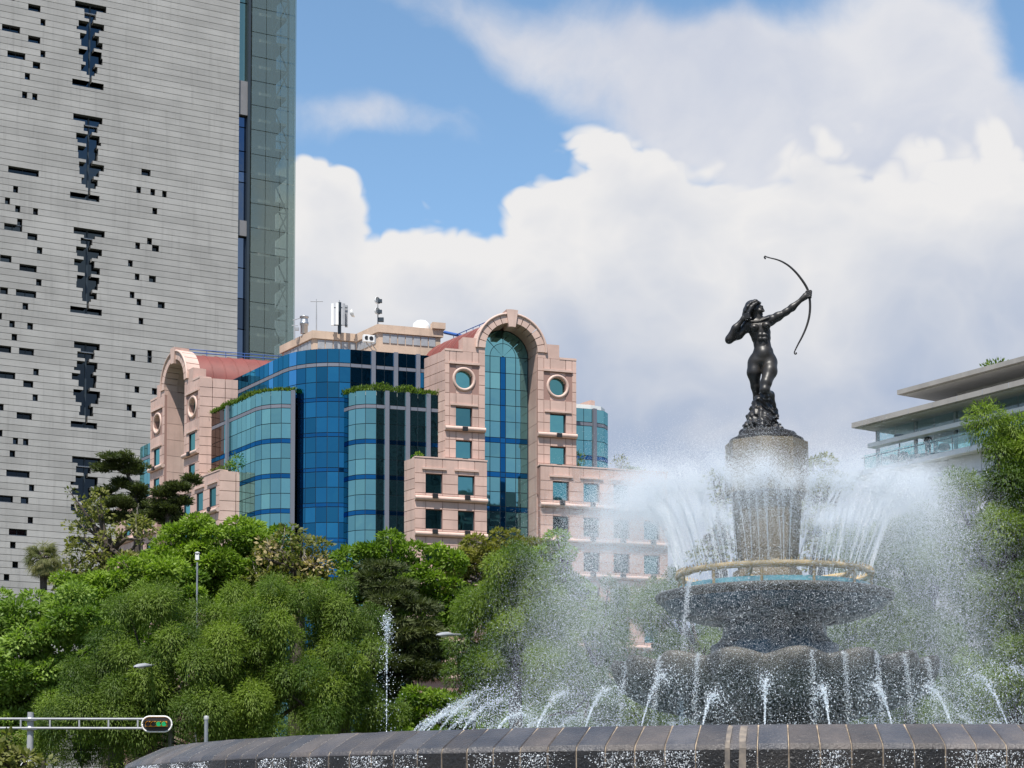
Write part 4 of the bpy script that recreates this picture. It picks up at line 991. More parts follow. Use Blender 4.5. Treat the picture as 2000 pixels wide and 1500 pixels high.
# ------------------------------------------------------------------ traffic signal gantry, lamps
def build_street():
    Y = 66.0
    b = P(57, 1500, Y); b.z = 0
    T = thing('traffic_signal', b, 'grey ladder-arm traffic signal gantry with horizontal signal head showing green', 'traffic signal')
    top = P(60, 1391, Y)
    mb = MB(); mb.bar((b.x, b.y, 0), (top.x, b.y, top.z), .135, 12, .11); mb.lathe(b, [(.3, .0), (.3, .03), (.15, .05)], 16); mb.build('post', M['grey_paint'], T)
    z1 = P(60, 1405, Y).z; z2 = P(60, 1423, Y).z; xl = P(-260, 1410, Y).x; xr = P(283, 1410, Y).x
    for z in (z1, z2): mb = MB(); mb.bar((xl, Y-.16, z+.02), (xr, Y-.16, z), .042, 8); mb.build('arm_rail', M['grey_paint'], T)
    x = P(100, 1410, Y).x; dx = P(157, 1410, Y).x-x
    for i in range(-6, 5):
        xx = x+dx*i
        if xl < xx < xr+.2 and abs(xx-b.x) > .25: mb = MB(); mb.box((xx, Y-.16, (z1+z2)/2), (.028, .03, (z1-z2)/2-.02)); mb.build('rung', M['grey_paint'], T)
    for z in (z1, z2):
        mb = MB(); mb.lathe((b.x+.02, Y, z), [(.13, -.07), (.20, -.05), (.20, .05), (.13, .07)], 14); mb.box((b.x+.02, Y-.13, z), (.27, .05, .045)); mb.build('clamp', M['galv'], T)
    def head(cx, cz, yy, hw, hh, vertical=False, n=4, lit=(2, 3), parent=T):
        H = thing('signal_head', (cx, yy, cz), parent=parent)
        def stad(w, h, n_=10):
            r = min(w, h); pts = []
            sx, sz = w-r, h-r
            for q, (ox, oz) in enumerate(((sx, sz), (-sx, sz), (-sx, -sz), (sx, -sz))):
                for i in range(n_): an = math.pi/2*q+math.pi/2*i/(n_-1); pts.append((cx+ox+r*math.cos(an), cz+oz+r*math.sin(an)))
            return pts
        pl = Pl((0, yy), (1, 0), (0, -1))
        mb = MB(); pl.poly(mb, stad(hw, hh), -.03, 0); mb.build('backplate', M['black'], H)
        mb = MB(); mb.tube([pl.pt(u, z, .0) for u, z in stad(hw, hh)+stad(hw, hh)[:1]], .03, 6); mb.build('rim', M['white'], H)
        L = (hw if not vertical else hh)*2*.72; s_ = L/n
        mb = MB(); a, c_ = (L/2, s_/2) if not vertical else (s_/2, L/2); pl.slab(mb, cx-a, cx+a, cz-c_, cz+c_, .01, .16); mb.build('housing', M['yellow'], H)
        for i in range(n):
            o = -L/2+s_*(i+.5); ux, uz_ = (cx+o, cz) if not vertical else (cx, cz-o)
            r = s_*.44
            mb = MB(); pl.poly(mb, [(ux+r*math.cos(k*.5236), uz_+r*math.sin(k*.5236)) for k in range(12)], .165, .185)
            mb.build('lens', M['green_lit'] if i in lit else M['lens_off'], H)
            mb = MB(); V = []
            for kk in (.165, .40):
                for q in range(9):
                    an = math.pi*q/8*1.1-.157; V.append(pl.pt(ux+(r+.012)*math.cos(an), uz_+(r+.012)*math.sin(an), kk))
            mb.add(V, [(q, q+1, 10+q, 9+q) for q in range(8)]); mb.build('visor', M['black'], H)
    gm = bpy.data.materials.new('green_signal_light'); gm.use_nodes = True; pb = gm.node_tree.nodes['Principled BSDF']; pb.inputs['Base Color'].default_value = (.02, .4, .15, 1); pb.inputs['Emission Color'].default_value = (.03, .85, .30, 1); pb.inputs['Emission Strength'].default_value = .30
    M['green_lit'] = gm; M['lens_off'] = mat('dark_lens', (.03, .012, .01), .25)
    c = P(309, 1415, Y); head(c.x, c.z, Y-.25, 29/F*Y, 15/F*Y)
    c = P(57, 1516, Y); head(c.x, c.z, Y-.32, 12/F*Y, 28/F*Y, vertical=True, n=3, lit=())
    # cobra-head lamps half hidden in the trees
    def lamp(xh, yh, xe, ye, Y, label, flip=1):
        h = P(xh, yh, Y); e = P(xe, ye, Y+4.8); g0 = Vector((e.x, e.y, 0))
        T = thing('street_lamp', g0, label, 'street lamp', 'cobra-head street lamps')
        mb = MB(); mb.tube([g0, g0+Vector((0, 0, e.z*.5)), Vector((e.x, e.y, e.z-.5)), Vector((e.x, e.y, e.z-.15))], [.11, .09, .07, .06], 8); mb.build('pole', M['grey_paint'], T)
        mb = MB(); pts = [Vector((e.x, e.y, e.z-.15)), e+(h-e)*.1+Vector((0, 0, .02)), e+(h-e)*.4+Vector((0, 0, .16)), e+(h-e)*.62+Vector((0, 0, .12))]; mb.tube(pts, [.05, .045, .04, .04], 8); mb.build('arm', M['grey_paint'], T)
        dd = (h-e); dd.z = 0; dd.normalize(); s_ = Vector((-dd.y, dd.x, 0)); st = e+(h-e)*.58+Vector((0, 0, .1)); L = (h-st).length
        V = []; n_ = 12; prof = [(0, .05, .05), (.15, .10, .09), (.4, .19, .13), (.7, .21, .12), (.9, .14, .08), (1.0, .03, .02)]
        for t, w, hh in prof:
            p_ = st+(h-st)*t
            for i in range(n_):
                an = 2*math.pi*i/n_; zz = math.sin(an); V.append(p_+s_*math.cos(an)*w+Vector((0, 0, 1))*(zz*hh if zz > 0 else zz*.035))
        mb = MB(); mb.add(V, [(i*n_+k, i*n_+(k+1) % n_, (i+1)*n_+(k+1) % n_, (i+1)*n_+k) for i in range(len(prof)-1) for k in range(n_)], True); mb.build('lamp_head', M['grey_paint'], T)
        mb = MB(); q = st+(h-st)*.62-Vector((0, 0, .035)); mb.lathe(q, [(.0, -.05), (.10, -.035), (.13, 0)], 12); mb.build('lens', M['white'], T)
    lamp(264, 1303, 334, 1309, 69.9, 'grey cobra-head street lamp poking out of dark green cypress above the traffic signal')
    lamp(855, 1241, 926, 1252, 68.6, 'grey cobra-head street lamp against the round green cypress')
    # small square-headed lamp on a thin post among the bright trees
    q = P(385, 1140, 80); g0 = Vector((q.x, q.y, 0)); hd = P(385, 1083, 80)
    T = thing('post_lamp', g0, 'thin post with small white box-shaped head rising from bright green trees', 'lamp post')
    mb = MB(); mb.tube([g0, Vector((q.x, q.y, hd.z-.35))], [.06, .04], 8); mb.build('pole', M['galv'], T)
    mb = MB(); mb.box((q.x, q.y, hd.z-.12), (.08, .08, .12)); mb.build('head', M['white'], T)
    mb = MB(); mb.lathe((q.x, q.y, hd.z+.04), [(.12, 0), (.10, .05), (.02, .09)], 10); mb.build('cap', M['grey_paint'], T)
    # plain post at the far side of the pool
    q = P(403, 1400, 64); T = thing('plain_post', (q.x, q.y, 0), 'plain pale metal post beside the pool rim before dark cypress', 'post')
    mb = MB(); mb.bar((q.x, q.y, 0), q, .075, 10, .07); mb.build('pole', M['galv'], T)
    mb = MB(); mb.lathe(q, [(.085, -.1), (.085, .02), (.0, .05)], 10); mb.build('cap', M['grey_paint'], T)
    # green awning corner showing past the pool wall
    a = P(236, 1498, 40); T = thing('green_awning', (a.x, a.y, 0), 'bright green awning top just showing behind the pool wall', 'awning')
    gmm = mat('green_canvas', (.10, .42, .10), .7, var=.1, vscale=2)
    mb = MB(); c0 = Vector((a.x+.5, a.y+.6, a.z-.06)); mb.add([(c0.x-1.3, c0.y-1.0, c0.z-.5), (c0.x+1.3, c0.y-1.0, c0.z-.5), (c0.x+1.3, c0.y+1.0, c0.z-.5), (c0.x-1.3, c0.y+1.0, c0.z-.5), (c0.x, c0.y, c0.z+.22)], [(0, 1, 4), (1, 2, 4), (2, 3, 4), (3, 0, 4), (3, 2, 1, 0)]); mb.build('canopy', gmm, T)
    for sx in (-1, 1):
        for sy in (-1, 1): mb = MB(); mb.bar((c0.x+1.2*sx, c0.y+.9*sy, 0), (c0.x+1.2*sx, c0.y+.9*sy, c0.z-.5), .03, 6); mb.build('leg', M['galv'], T)
build_street()
# ------------------------------------------------------------------ fountain
FY = 28.9
PXM = F/FY/ray(1500, 1100)[1]        # photo px for each metre at the fountain's centre
def zpx(py, Y=FY): return P(1512, py, Y).z
Z_RIM = P(1512, 1413, FY-9.5).z
def stone_mat(name, a, b, wet=0.35, objvar=.22):
    m = mat(name, a, wet, col2=b, vscale=2.2, bump=.5, bscale=30, objvar=objvar, detail=8); return m
M['cap_stone'] = stone_mat('volcanic_cap_stone', (.058, .055, .060), (.105, .092, .086), .30, .35)
M['cap_blue'] = stone_mat('bluish_cap_stone', (.050, .051, .060), (.095, .090, .093), .28, .25)
M['cap_brown'] = stone_mat('brownish_cap_stone', (.064, .057, .055), (.112, .094, .084), .33, .25)
M['mortar'] = mat('pale_mortar', (.33, .26, .185), .9, var=.45, vscale=9)
M['wet_face'] = stone_mat('wet_stone_face', (.016, .016, .017), (.034, .030, .027), .22, .2)
M['lime'] = mat('lime_stain', (.24, .20, .16), .8, col2=(.10, .09, .085), vscale=7)
M['bowl_stone'] = stone_mat('dark_wet_stone', (.045, .045, .042), (.115, .105, .085), .38, 0)
M['ped_stone'] = mat('brown_pedestal_stone', (.125, .105, .072), .65, col2=(.20, .165, .11), vscale=3, streak=.45, bump=.25, bscale=14, objvar=.10)
M['cyan'] = mat('cyan_painted_render', (.18, .48, .56), .5, var=.2, vscale=3)
M['bowl_blue'] = mat('blue_tiled_underside', (.03, .10, .16), .35, col2=(.06, .055, .05), vscale=1.6, bump=.3, bscale=25)
M['pipe'] = mat('ochre_painted_pipe', (.52, .38, .19), .55, var=.18, vscale=5)
M['bronze'] = mat('dark_bronze', (.015, .015, .017), .42, metal=.0, col2=(.030, .026, .022), vscale=3, spec=.42, bump=.04, bscale=14)
def water_mat():
    m = bpy.data.materials.new('pool_water'); m.use_nodes = True; g = NG(m.node_tree); b = g.n['Principled BSDF']
    b.inputs['Base Color'].default_value = (.04, .10, .11, 1); b.inputs['Roughness'].default_value = .08; b.inputs['IOR'].default_value = 1.33
    bn = g.new('ShaderNodeBump'); bn.inputs['Strength'].default_value = .8; bn.inputs['Distance'].default_value = .1; geo = g.new('ShaderNodeNewGeometry'); g.put(bn.inputs['Height'], g.noise(geo.outputs['Position'], 6, 5, .6)); g.l.new(bn.outputs[0], b.inputs['Normal']); return m
M['water'] = water_mat()
C0 = Vector((FC.x, FC.y, 0))
def build_fountain():
    T = thing('fountain', C0, 'round stone fountain with sloped pool rim, scalloped bowl, wide dish and octagonal pedestal', 'fountain')
    PW = thing('pool_wall', C0, parent=T)
    N = 196; R_t, R_i, R_o = 9.5, 9.15, 10.0; zl = Z_RIM-.25
    # one cap stone, bent profile: inner lip, flat top, slope, outer face
    da = 2*math.pi/N; j = .009
    variants = []
    for v in range(4):
        prof = [(R_i, Z_RIM-.5), (R_i, Z_RIM-.02), (R_i+.05, Z_RIM), (R_t, Z_RIM+random.uniform(-.008, .004)), (R_t+.25, Z_RIM-.118+random.uniform(-.006, .006)), (R_o-.03, zl+.02+random.uniform(-.01, .01)), (R_o, zl-.03), (R_o+random.uniform(-.015, .005), zl-.42), (R_o-.3, zl-.44), (R_i+.3, Z_RIM-.62)]
        V = []; n = len(prof)
        for sgn in (-1, 1):
            for r, z in prof:
                aa = sgn*(da/2-j/2/r*1.0); V.append((r*math.cos(aa), r*math.sin(aa), z))
        Fs = [(i, (i+1) % n, n+(i+1) % n, n+i) for i in range(n)]+[tuple(range(n)), tuple(range(2*n-1, n-1, -1))]
        mb = MB(); mb.add(V, Fs); me = mb.mesh('cap_stone', M['cap_stone']); me.materials.append(M['wet_face']); me.polygons[6].material_index = 1; me.polygons[7].material_index = 1; bm = bmesh.new(); bm.from_mesh(me); bmesh.ops.recalc_face_normals(bm, faces=bm.faces)
        bmesh.ops.bevel(bm, geom=[e for e in bm.edges], offset=.008, segments=1, affect='EDGES'); bm.to_mesh(me); bm.free(); variants.append(me)
        me.materials[0] = M[('cap_stone', 'cap_blue', 'cap_brown', 'cap_stone')[v]]
    a_ref = math.atan2(-1, 0)
    for i in range(N): link('cap_stone', variants[random.randrange(4)], C0, PW, a_ref+da*(i+.5))
    # mortar in the joints, a touch below the stones' faces
    mb = MB(); e = .006
    mb.lathe(C0, [(R_i+.02, Z_RIM-.5), (R_i+.06, Z_RIM-e), (R_t, Z_RIM-e-.003), (R_o-.03, zl+.02-e-.009), (R_o-e-.006, zl-.03-e), (R_o-e-.018, zl-.44)], 392, smooth=False); mb.build('mortar_bed', M['mortar'], PW)
    mb = MB(); mb.lathe(C0, [(R_o-.28, zl-.40), (R_o-.26, .1), (R_o-.20, 0), (R_o-.6, 0)], 196, smooth=False); mb.build('outer_face', M['wet_face'], PW)
    # mineral stains running over two joints near the front
    a_cam = math.atan2(-C0.y, -C0.x)
    for da_, w in ((-.049, .05), (-.034, .07)):
        mb = MB(); a = a_cam+da_; V = []
        for r, z in ((R_t+.06, Z_RIM-.028), (R_t+.25, Z_RIM-.112), (R_o-.03, zl+.035), (R_o+.006, zl-.03), (R_o+.006, zl-.42)):
            for s_ in (-1, 1):
                an = a+s_*w/2/r*random.uniform(.8, 1.2); V.append((C0.x+(r+.006)*math.cos(an), C0.y+(r+.006)*math.sin(an), z+.008))
        mb.add(V, [(2*i, 2*i+1, 2*i+3, 2*i+2) for i in range(4)]); mb.build('lime_stain', M['lime'], PW)
    mb = MB(); mb.lathe(C0, [(.0, Z_RIM-.10), (R_i-.01, Z_RIM-.10)], 96); o = mb.build('water', M['water'], origin=(C0.x, C0.y, Z_RIM-.1)); prop(o, kind='structure')
    mb = MB(); mb.lathe(C0, [(.2, .3), (R_i+.1, .3), (R_i+.1, Z_RIM-.45)], 96); mb.build('pool_lining', M['cyan'], T)
    # stem and scalloped bowl
    zs_ = zpx(1303)
    def scal(amp):
        def f(an, i):
            lob = (.5+.5*math.cos(an*16))**.7
            return 1+amp[i]*(lob-.55), ampz[i]*(lob-.5)
        return f
    prof = [(.9, -1.2), (1.15, -.86), (1.45, -.76), (1.80, -.68), (2.12, -.56), (2.34, -.40), (2.44, -.20), (2.48, -.02), (2.44, .06), (2.36, .05), (2.25, -.05), (1.9, -.22), (.7, -.30)]
    amp = [.05, .03, .04, .06, .085, .095, .09, .085, .08, .08, .06, .04, .0]; ampz = [0, 0, .01, .02, .03, .04, .06, .085, .095, .095, .07, .03, 0]
    mb = MB(); mb.lathe((C0.x, C0.y, zs_), prof, 192, rfun=scal(amp)); mb.build('scalloped_bowl', M['bowl_stone'], T, origin=(C0.x, C0.y, zs_))
    mb = MB(); zb = Z_RIM-.4; mb.lathe((C0.x, C0.y, 0), [(1.5, zb), (1.46, zb+.40), (1.28, zb+.50), (1.22, zb+.62), (1.15, zs_-1.0), (1.15, zs_-.84)], 64); mb.build('bowl_foot', M['bowl_stone'], T)
    # dish above
    zd = zpx(1167); st0 = zs_-.32
    mb = MB(); mb.lathe((C0.x, C0.y, 0), [(.95, st0), (1.0, st0+.22), (1.0, zpx(1262)), (.90, zpx(1256)), (.82, zpx(1244)), (.80, zpx(1222)), (.90, zpx(1216)), (1.02, zpx(1209))], 64); mb.build('dish_stem', M['bowl_blue'], T)
    mb = MB(); mb.lathe((C0.x, C0.y, zd), [(.98, -.40), (1.25, -.37), (1.5, -.30), (1.68, -.20), (1.78, -.10)], 96); mb.build('dish_underside', M['bowl_blue'], T)
    mb = MB(); mb.lathe((C0.x, C0.y, zd), [(1.77, -.105), (1.86, -.05), (1.875, .015), (1.84, .04), (1.70, .02), (1.62, -.03), (.6, -.06)], 96); mb.build('dish_rim', M['bowl_stone'], T)
    mb = MB(); mb.lathe((C0.x, C0.y, zd), [(1.50, -.05), (1.50, .16), (1.44, .16), (1.44, -.05)], 96, smooth=False); mb.build('inner_kerb', M['cyan'], T)
    mb = MB(); mb.lathe((C0.x, C0.y, zd), [(.5, .10), (1.45, .10)], 64); mb.build('dish_water', M['water'], T)
    # ring main with nozzles
    PR = thing('pipe_ring', (C0.x, C0.y, zd+.2), parent=T); zr = zd+.34; rr = 1.51
    mb = MB(); mb.tube([(C0.x+rr*math.cos(2*math.pi*i/96), C0.y+rr*math.sin(2*math.pi*i/96), zr) for i in range(97)], .05, 10); mb.build('pipe', M['pipe'], PR)
    for i in range(96):
        an = 2*math.pi*(i+.5)/96; q = Vector((C0.x+rr*math.cos(an), C0.y+rr*math.sin(an), zr+.04)); mb = MB(); mb.bar(q, q+Vector((math.cos(an)*.015, math.sin(an)*.015, .045)), .012, 6); mb.build('nozzle', M['pipe'], PR, fix=False)
    for i in range(12):
        an = 2*math.pi*(i+.5)/12; q = Vector((C0.x+rr*math.cos(an), C0.y+rr*math.sin(an), 0)); mb = MB(); mb.bar((q.x, q.y, zd-.02), (q.x, q.y, zr), .022, 6); mb.build('bracket', M['pipe'], PR)
    for an in (R(-118), R(-52)):
        mb = MB(); r1 = .75; pts = [(C0.x+r1*math.cos(an), C0.y+r1*math.sin(an), zd+.2), (C0.x+1.2*math.cos(an), C0.y+1.2*math.sin(an), zd+.2), (C0.x+1.42*math.cos(an+.08), C0.y+1.42*math.sin(an+.08), zd+.22), (C0.x+1.5*math.cos(an+.12), C0.y+1.5*math.sin(an+.12), zr)]; mb.tube(pts, .045, 8); mb.build('feed_pipe', M['pipe'], PR)
    for an in (R(-97), R(-20), R(200)):
        q = Vector((C0.x+rr*math.cos(an), C0.y+rr*math.sin(an), zr)); t = Vector((-math.sin(an), math.cos(an), 0)); mb = MB(); mb.bar(q-t*.05, q+t*.05, .066, 12); mb.build('coupling', M['pipe'], PR)
    # octagonal pedestal
    PD = thing('pedestal', (C0.x, C0.y, zd), parent=T)
    px_c = P(1497, 900, FY).x; zt = zpx(866); zm = zpx(968)
    cx = px_c
    def octa(r, rot=R(22.5+8)): return [(cx+r*math.cos(rot+math.pi/4*i), C0.y+r*math.sin(rot+math.pi/4*i)) for i in range(8)]
    def course(r0, r1, z0, z1, split=2):
        A, B = octa(r0), octa(r1); Ai, Bi = octa(r0-.12), octa(r1-.12)
        for i in range(8):
            for s_ in range(split):
                def L(Q, t): a, b = Vector(Q[i]), Vector(Q[(i+1) % 8]); return a+(b-a)*t
                t0, t1 = (s_/split, (s_+1)/split) if split == 2 else (0, 1)
                if split == 2: t0, t1 = ((0, .36), (.36, 1))[s_] if i % 2 else ((0, .68), (.68, 1))[s_]
                g = .006; t0 += g; t1 -= g
                V = [(*L(A, t0), z0+.005), (*L(A, t1), z0+.005), (*L(B, t1), z1-.005), (*L(B, t0), z1-.005), (*L(Ai, t0), z0+.005), (*L(Ai, t1), z0+.005), (*L(Bi, t1), z1-.005), (*L(Bi, t0), z1-.005)]
                mb = MB(); mb.add(V, [(0, 1, 2, 3), (7, 6, 5, 4), (0, 4, 5, 1), (1, 5, 6, 2), (2, 6, 7, 3), (3, 7, 4, 0)]); mb.build('stone_block', M['ped_stone'], PD)
        mb = MB(); a = octa(r0-.035); b = octa(r1-.035); V = [(*p, z0) for p in a]+[(*p, z1) for p in b]
        mb.add(V, [(i, (i+1) % 8, 8+(i+1) % 8, 8+i) for i in range(8)]+[tuple(range(7, -1, -1)), tuple(range(8, 16))]); mb.build('core', M['mortar_dark'], PD)
    M['mortar_dark'] = mat('dark_mortar', (.10, .07, .05), .9)
    course(.665, .655, zm+.36, zt); course(.675, .665, zm, zm+.36)
    course(.50, .56, zd+.72, zm); course(.46, .50, zd+.42, zd+.72)
    course(.56, .54, zd+.30, zd+.42, 1); course(.64, .62, zd+.16, zd+.30, 1); course(.74, .72, zd-.02, zd+.16, 1)
    return dict(zt=zt, zd=zd, zr=zr, rr=rr, zs=zs_, cx=cx)
FO = build_fountain()

# ------------------------------------------------------------------ bronze archer
def build_statue():
    base = Vector((P(1497, 866, FY).x, FY, FO['zt'])); s = 1/PXM
    def L(px, py, dy=0.0): return ((px-1497)*s, dy, (866-py)*s)
    T = thing('archer_statue', base, 'dark bronze statue of an unclothed woman archer kneeling on a rock, bow arm raised', 'statue')
    p = []
    def c(a, b, ra, rb, k=None): p.append(('c', a, b, ra*s*.945, rb*s*.945)+((k,) if k else ()))
    def e(a, r, rot=None, k=None): p.append(('e', a, [x*s*.955 for x in r], rot)+((k,) if k else ()))
    # pelvis, belly, rib cage
    e(L(1491, 694, .01), (26, 19, 17)); e(L(1491, 703, .02), (27, 20, 13)); e(L(1492, 681, -.0), (20.5, 16, 14)); e(L(1491.5, 688, -.06), (14, 12, 13))
    e(L(1490, 668), (18, 14.5, 12)); e(L(1488, 655), (20, 15.5, 14)); e(L(1485.5, 643), (22.5, 16.5, 15)); e(L(1484, 632), (22, 15, 11))
    e(L(1478, 711, .06), (14, 15, 12)); e(L(1505, 710, .07), (14, 15, 12))          # buttocks
    # abdominal relief
    for px in (1485, 1494):
        for py in (652, 660): e(L(px, py, -.115), (5.2, 3, 4.6), None, .012)
    e(L(1493, 672, -.12), (1.5, 2.5, 1.5), None, -.012)
    # breasts
    e(L(1472.5, 637.5, -.115), (9, 8.2, 8.2), None, .018); e(L(1496.5, 633.5, -.115), (9.2, 8.5, 8.4), None, .018)
    e(L(1471.5, 638, -.185), (1.6, 1.6, 1.6), None, .01); e(L(1498.5, 633, -.185), (1.6, 1.6, 1.6), None, .01)
    # shoulders, collar bones, neck
    c(L(1463, 627, 0), L(1504, 619.5, 0), 10.5, 10.5); c(L(1465, 624, -.08), L(1480, 624.5, -.10), 2.6, 2.2, .012); c(L(1484, 623.5, -.10), L(1502, 616, -.08), 2.2, 2.6, .012)
    c(L(1479, 624, .0), L(1475.5, 606, .01), 9, 7.6); c(L(1481, 622, -.06), L(1470, 606, -.02), 2.4, 2.2, .012)
    # bow arm
    e(L(1507, 619, 0), (10.5, 10, 9.5)); c(L(1506, 619.5, 0), L(1521, 612.5, -.03), 9.6, 8.6); c(L(1521, 612.5, -.03), L(1537, 604, -.06), 8.6, 6.6); e(L(1522, 610.5, -.04), (8, 7, 5.5))
    c(L(1537, 604, -.06), L(1549, 595.5, -.075), 6.8, 7.0); c(L(1549, 595.5, -.075), L(1569, 578.5, -.10), 7.0, 4.3)
    # bow hand closed round the grip
    e(L(1575.5, 573, -.10), (6.2, 5.0, 7.0)); c(L(1569, 578.5, -.10), L(1574, 574.5, -.10), 4.4, 5.0)
    for i in range(4):
        py = 564.5+i*3.9; x0 = 1576-.35*i
        c(L(x0, py+1.0, -.125), L(1584.2-.4*i, py, -.150), 2.2, 2.1, .006); c(L(1584.2-.4*i, py, -.150), L(1586.6-.4*i, py+.4, -.105), 2.1, 1.9, .006); c(L(1586.6-.4*i, py+.4, -.105), L(1583-.4*i, py+.8, -.075), 1.9, 1.7, .006)
    c(L(1573.5, 570.5, -.075), L(1580, 564, -.065), 2.5, 2.2, .008); c(L(1580, 564, -.065), L(1585, 562.5, -.095), 2.2, 1.8, .006)
    # drawing arm: upper arm out and down, forearm folded back to the hair
    e(L(1460.5, 630, .02), (10, 10, 10)); c(L(1461, 631.5, .02), L(1444, 646, .02), 9.6, 9.2); c(L(1444, 646, .02), L(1426, 657, .0), 9.2, 7.8); e(L(1441, 650, .02), (9, 8, 6))
    e(L(1423.5, 659.5, -.0), (6.6, 6.5, 6.6)); c(L(1424.5, 656, -.02), L(1436, 637, -.06), 7.6, 7.6); c(L(1436, 637, -.06), L(1448.5, 621.5, -.09), 7.4, 4.6)
    e(L(1452.5, 616.5, -.10), (5.6, 4.4, 6.2), rotm('Y', R(30)))
    for i in range(4):
        ox = i*1.5; oy = i*3.0
        c(L(1453.5+ox*.3, 611.5+oy, -.125), L(1460.5+ox*.2, 609.5+oy*1.05, -.155), 2.1, 2.0, .006); c(L(1460.5+ox*.2, 609.5+oy*1.05, -.155), L(1463.8, 612+oy, -.125), 2.0, 1.8, .006); c(L(1463.8, 612+oy, -.125), L(1461, 613.5+oy, -.09), 1.8, 1.5, .006)
    c(L(1452, 613, -.08), L(1458, 607, -.06), 2.3, 2.0, .008); c(L(1458, 607, -.06), L(1462.5, 606, -.075), 2.0, 1.6, .006)
    # head turned along the bow arm
    e(L(1474.5, 593.5, .0), (14.2, 11.8, 14.0)); e(L(1481.5, 600, -.02), (10.2, 9.0, 12.5)); e(L(1483.8, 612.8, -.025), (5.4, 5.2, 4.2)); c(L(1474, 606, -.0), L(1483.5, 613.6, -.02), 6.2, 4.6)
    e(L(1489.4, 592.0, -.02), (2.8, 6.6, 2.2), None, .012); c(L(1490.8, 594, -.028), L(1493.4, 601.2, -.034), 1.3, 2.0, .008); e(L(1491.5, 602.2, -.034), (1.8, 2.9, 1.4), None, .006)
    e(L(1490.0, 606.6, -.03), (1.9, 3.6, 1.05), None, .006); e(L(1489.6, 608.9, -.03), (1.9, 3.3, 1.15), None, .006); e(L(1488.3, 613.4, -.028), (2.6, 3.2, 2.4), None, .008)
    e(L(1489.6, 596.2, -.082), (2.6, 2.6, 1.9), None, -.008); e(L(1490.4, 596.2, .03), (2.6, 2.6, 1.9), None, -.008); e(L(1488.2, 596.4, -.074), (1.9, 1.8, 1.3), None, .005); e(L(1485.6, 602, -.085), (4.5, 3, 4), None, .02)
    e(L(1473.5, 600, -.105), (2.6, 1.6, 4.2), None, .006)
    # far (standing) leg and kneeling leg
    c(L(1476, 704, .02), L(1473.2, 724, -.0), 16.0, 14.2); c(L(1473.2, 724, -.0), L(1477, 750, .05), 14.0, 9.4); c(L(1477, 750, .05), L(1480.5, 774, .10), 9.2, 7.0); c(L(1480.5, 774, .10), L(1484, 800, .20), 7.4, 6.0); c(L(1484, 800, .2), L(1487, 824, .24), 6.2, 4.0)
    c(L(1504.5, 704, .0), L(1502.8, 725, -.10), 16.4, 15.0); c(L(1502.8, 725, -.10), L(1493.5, 751, -.20), 15.0, 11.2); c(L(1493.5, 751, -.20), L(1490.5, 764, -.22), 11.2, 9.6); e(L(1490.2, 766, -.24), (9.6, 9, 8.6))
    c(L(1494, 767, -.17), L(1505.5, 769, .02), 8.0, 8.4); c(L(1505.5, 769, .02), L(1512, 786, .12), 8.6, 6.4); c(L(1512, 786, .12), L(1516.4, 797, .16), 6.0, 5.0); e(L(1517.5, 796, .17), (5.4, 5.4, 5.6))
    c(L(1517.5, 798, .16), L(1519.5, 808, .12), 5.2, 4.6); c(L(1519.5, 808, .12), L(1517, 813, .07), 4.4, 2.6)
    for i in range(4): c(L(1520.5-i*1.6, 809, .10), L(1519.6-i*1.6, 814.5, .05), 1.7, 1.3, .006)
    for q_ in ():
        pass
    sdf_object('body', p, .0105, .042, M['bronze'], base, T)
    # hair swept back from the face
    h = []
    def hs(pts, r, k=.012):
        for (a, b), (r0, r1) in zip(zip(pts, pts[1:]), zip(r, r[1:])): h.append(('c', L(*a), L(*b), r0*s, r1*s, k))
    h.append(('e', L(1471.5, 590, .01), [x*s for x in (15.4, 13.2, 12.6)], None)); h.append(('e', L(1463, 600, .02), [x*s for x in (11, 12, 13)], None))
    h.append(('e', L(1486.5, 601, -.04), [x*s for x in (9.2, 14, 13.5)], None, -.015))
    for i in range(11):
        a = i/10; dy = -.135+.27*a; cz = -abs(a-.5)*6
        w = math.sin(i*1.9)*1.4
        hs([(1487-abs(a-.5)*8, 583.5-cz*.9, dy*.55), (1476+w, 579.2-cz*1.5, dy*.85), (1465+w, 585-cz*1.4, dy), (1459+w, 594-cz*.8, dy*1.02), (1455.5-w, 604, dy*.9), (1451-w+abs(a-.5)*6, 613+w, dy*.75)], [2.0, 2.9, 3.1, 3.2, 3.1, 1.8])
    for i in range(6):
        w = math.cos(i*2.1)*1.6
        hs([(1481-i*2.2, 585+i*2.6, -.115), (1473.5-i*2.0, 590+i*2.9+w, -.14), (1466-i*1.1, 597+i*2.6, -.14), (1460+w, 606+i*1.7, -.12), (1457.5+i*1.6, 617+i*.5, -.09)], [1.7, 2.5, 2.7, 2.5, 1.5])
    sdf_object('hair', h, .0095, .02, M['bronze'], base, T)
    # bow
    pts = [(1496.5, 499), (1494.6, 497.6), (1493.6, 495.5), (1495, 493.8), (1497.5, 495), (1506, 497.5), (1518, 500.5), (1530, 505.5), (1543, 514), (1556, 526.5), (1567, 540.5), (1575, 553), (1579.6, 563), (1582, 574), (1583.4, 588), (1583, 604), (1580.5, 620), (1575, 638), (1567.5, 655), (1559, 671), (1552.6, 684), (1551.6, 688), (1553, 690.4), (1555.3, 689.6), (1555, 687.2)]
    rd = [1.5, 1.6, 1.5, 1.4, 1.2, 1.2, 1.4, 1.7, 1.9, 2.1, 2.3, 2.4, 2.4, 2.4, 2.4, 2.4, 2.3, 2.1, 1.9, 1.6, 1.3, 1.2, 1.3, 1.5, 1.5]
